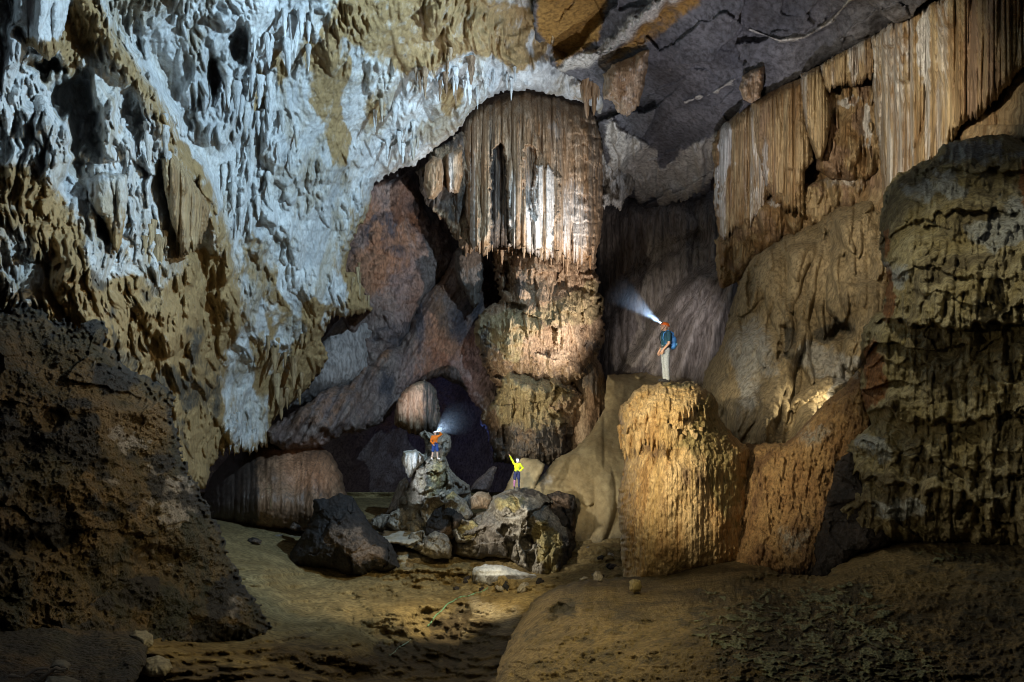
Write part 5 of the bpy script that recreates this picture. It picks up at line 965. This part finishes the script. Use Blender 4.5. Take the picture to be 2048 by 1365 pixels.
fuse([('e', (0, .30, .10), (.10, .045, .09))], 'pocket', plain('pale_blue_nylon', (.12, .34, .52), .5, var=.3, sc=14.), bp, .01)
for s in (1, -1):
    link(tube([(s * .10, .12, .46), (s * .11, .02, .495), (s * .115, -.10, .42), (s * .12, -.135, .28), (s * .14, -.08, .13), (s * .14, .1, .08)], .018), 'shoulder_strap', BLUE if s > 0 else BLACK, bp)
link(tube([(-.15, .2, .21), (-.1, .30, .21), (0, .33, .21), (.1, .30, .21), (.15, .2, .21)], .010), 'compression_strap', BLACK, bp)

# caver in the orange top on the pinnacle, hand to the forehead
F2 = W3(870, 919, 31.4)
J2 = dict(head=(0, -.02, 1.585), hipL=(.09, 0, .92), hipR=(-.09, 0, .92), kneeL=(.13, -.03, .50), kneeR=(-.12, .02, .49), ankL=(.16, -.02, .085), ankR=(-.18, .04, .085), toeL=(.26, -.15, .035),
          shL=(.185, .01, 1.39), shR=(-.185, .01, 1.39), elL=(.39, -.06, 1.52), elR=(-.25, .02, 1.12), wrL=(.24, -.14, 1.68), wrR=(-.14, -.12, .96), hdL=(-.9, .05, .25), hdR=(.6, -.2, -.8), pnL=(0, .3, -1), pnR=(.5, .8, 0), cuL=.35, cuR=.6)
p2, l2, d2 = build_person(F2, R(20), J2, (R(14), R(-22)), dict(skin=SKIN2, shirt=plain('orange_shirt', (.75, .19, .01), .8, var=.2), sleeve=1, pants='short', pmat=plain('blue_shorts', (.03, .08, .32), .8), shoe=plain('pale_shoes', (.6, .55, .5), .7), belt=BLACK, helmet=plain('white_helmet', (.7, .72, .75), .35, var=.05)), 'caver in orange top and blue shorts with a hand at the forehead on the pinnacle')
# caver in the yellow top, one arm raised, other hand on the hip
F3 = W3(1034, 976, 30.4)
J3 = dict(head=(.03, -.01, 1.58), hipL=(.09, 0, .92), hipR=(-.09, 0, .92), kneeL=(.10, -.02, .50), kneeR=(-.14, -.02, .50), ankL=(.12, .02, .085), ankR=(-.16, .02, .085),
          shL=(.185, .01, 1.38), shR=(-.18, .01, 1.43), elL=(.36, .05, 1.16), elR=(-.30, -.04, 1.66), wrL=(.19, -.05, 1.02), wrR=(-.42, -.08, 1.90), hdL=(-.8, -.1, -.35), hdR=(-.42, -.1, 1), pnL=(0, .9, -.4), pnR=(.6, -.8, .2), cuL=.8, cuR=.7, pointR=True)
p3, l3, d3 = build_person(F3, R(4), J3, (R(-4), R(-6)), dict(skin=SKIN2, shirt=plain('yellow_shirt', (.58, .75, .02), .8, var=.1), sleeve=1, pants='short', pmat=plain('navy_shorts', (.012, .02, .085), .8), shoe=plain('dark_shoes', (.03, .03, .05), .7), belt=BLACK, helmet=plain('pale_helmet', (.6, .62, .66), .35, var=.05), sockR=plain('mauve_sock', (.33, .14, .32), .9), sockL=plain('navy_sock', (.02, .03, .10), .9, var=.5)), 'caver in bright yellow top pointing up with one arm on the huge boulder')
# the three lit headlamps
spot('headlamp_beam', l1, l1 + d1, 700, (.66, .82, 1.0), 36, .6, .02)
spot('headlamp_beam', l2, l2 + d2, 900, (.75, .87, 1.0), 40, .6, .02)
spot('headlamp_beam', l3, l3 + d3, 500, (.85, .92, 1.0), 50, .6, .02)
# unseen spots added to brighten each caver
spot('fill_caver_stump', (2.0, 9.5, 1.4), tuple(F1 + np.array((0, 0, .9))), 900, (.95, .97, 1.0), 20, .8)
spot('fill_caver_orange', (-6.0, 25.5, -3.2), tuple(F2 + np.array((0, 0, .9))), 1100, (.95, .97, 1.0), 17, .8)
spot('fill_caver_yellow', (-.6, 24.5, -4.2), tuple(F3 + np.array((0, 0, 1.))), 1100, (1.0, .98, .9), 18, .8)

# ================================================================== scattering cones added so the headlamp beams show
def beam_cone(loc, d, length, half, dens, label):
    bm = bmesh.new(); n = 24; rows = []
    for j in range(13):
        t = j / 12; rad = .03 + length * t * math.tan(R(half)) * (1 if t < .8 else math.sqrt(max(1 - ((t - .8) / .2) ** 2, .0004)))
        rows.append([bm.verts.new((rad * math.cos(i / n * 6.28319), rad * math.sin(i / n * 6.28319), t * length)) for i in range(n)])
    for a, b in zip(rows[:-1], rows[1:]):
        for i in range(n): bm.faces.new((a[i], a[(i + 1) % n], b[(i + 1) % n], b[i]))
    bm.faces.new(rows[0][::-1]); bm.faces.new(rows[-1])
    me = bpy.data.meshes.new('beam_cone'); bm.to_mesh(me); bm.free()
    m = bpy.data.materials.new('beam_cone'); m.use_nodes = True; nt = m.node_tree
    for k in list(nt.nodes):
        if k.type != 'OUTPUT_MATERIAL': nt.nodes.remove(k)
    pv = nt.nodes.new('ShaderNodeVolumePrincipled'); pv.inputs['Color'].default_value = (.70, .82, 1.0, 1)
    tc = nt.nodes.new('ShaderNodeTexCoord'); sx = nt.nodes.new('ShaderNodeSeparateXYZ'); nt.links.new(tc.outputs['Object'], sx.inputs[0])
    mr = nt.nodes.new('ShaderNodeMapRange'); mr.inputs[1].default_value = 0; mr.inputs[2].default_value = length; mr.inputs[3].default_value = 1; mr.inputs[4].default_value = 0
    pw = nt.nodes.new('ShaderNodeMath'); pw.operation = 'POWER'; pw.inputs[1].default_value = 2.2; ml = nt.nodes.new('ShaderNodeMath'); ml.operation = 'MULTIPLY'; ml.inputs[1].default_value = dens * 1.6
    nt.links.new(sx.outputs[2], mr.inputs[0]); nt.links.new(mr.outputs[0], pw.inputs[0]); nt.links.new(pw.outputs[0], ml.inputs[0]); nt.links.new(ml.outputs[0], pv.inputs['Density'])
    nt.links.new(pv.outputs[0], [k for k in nt.nodes if k.type == 'OUTPUT_MATERIAL'][0].inputs['Volume'])
    o = link(me, 'beam_cone', m); o.location = loc; o.rotation_euler = d.to_track_quat('Z', 'Y').to_euler(); tag(o, kind='stuff')
beam_cone(l1 - d1 * .03, d1, 1.9, 17, .42, '')
beam_cone(l2 - d2 * .03, d2, 4.0, 17, .35, '')
beam_cone(l3 - d3 * .03, d3, .5, 30, .9, '')
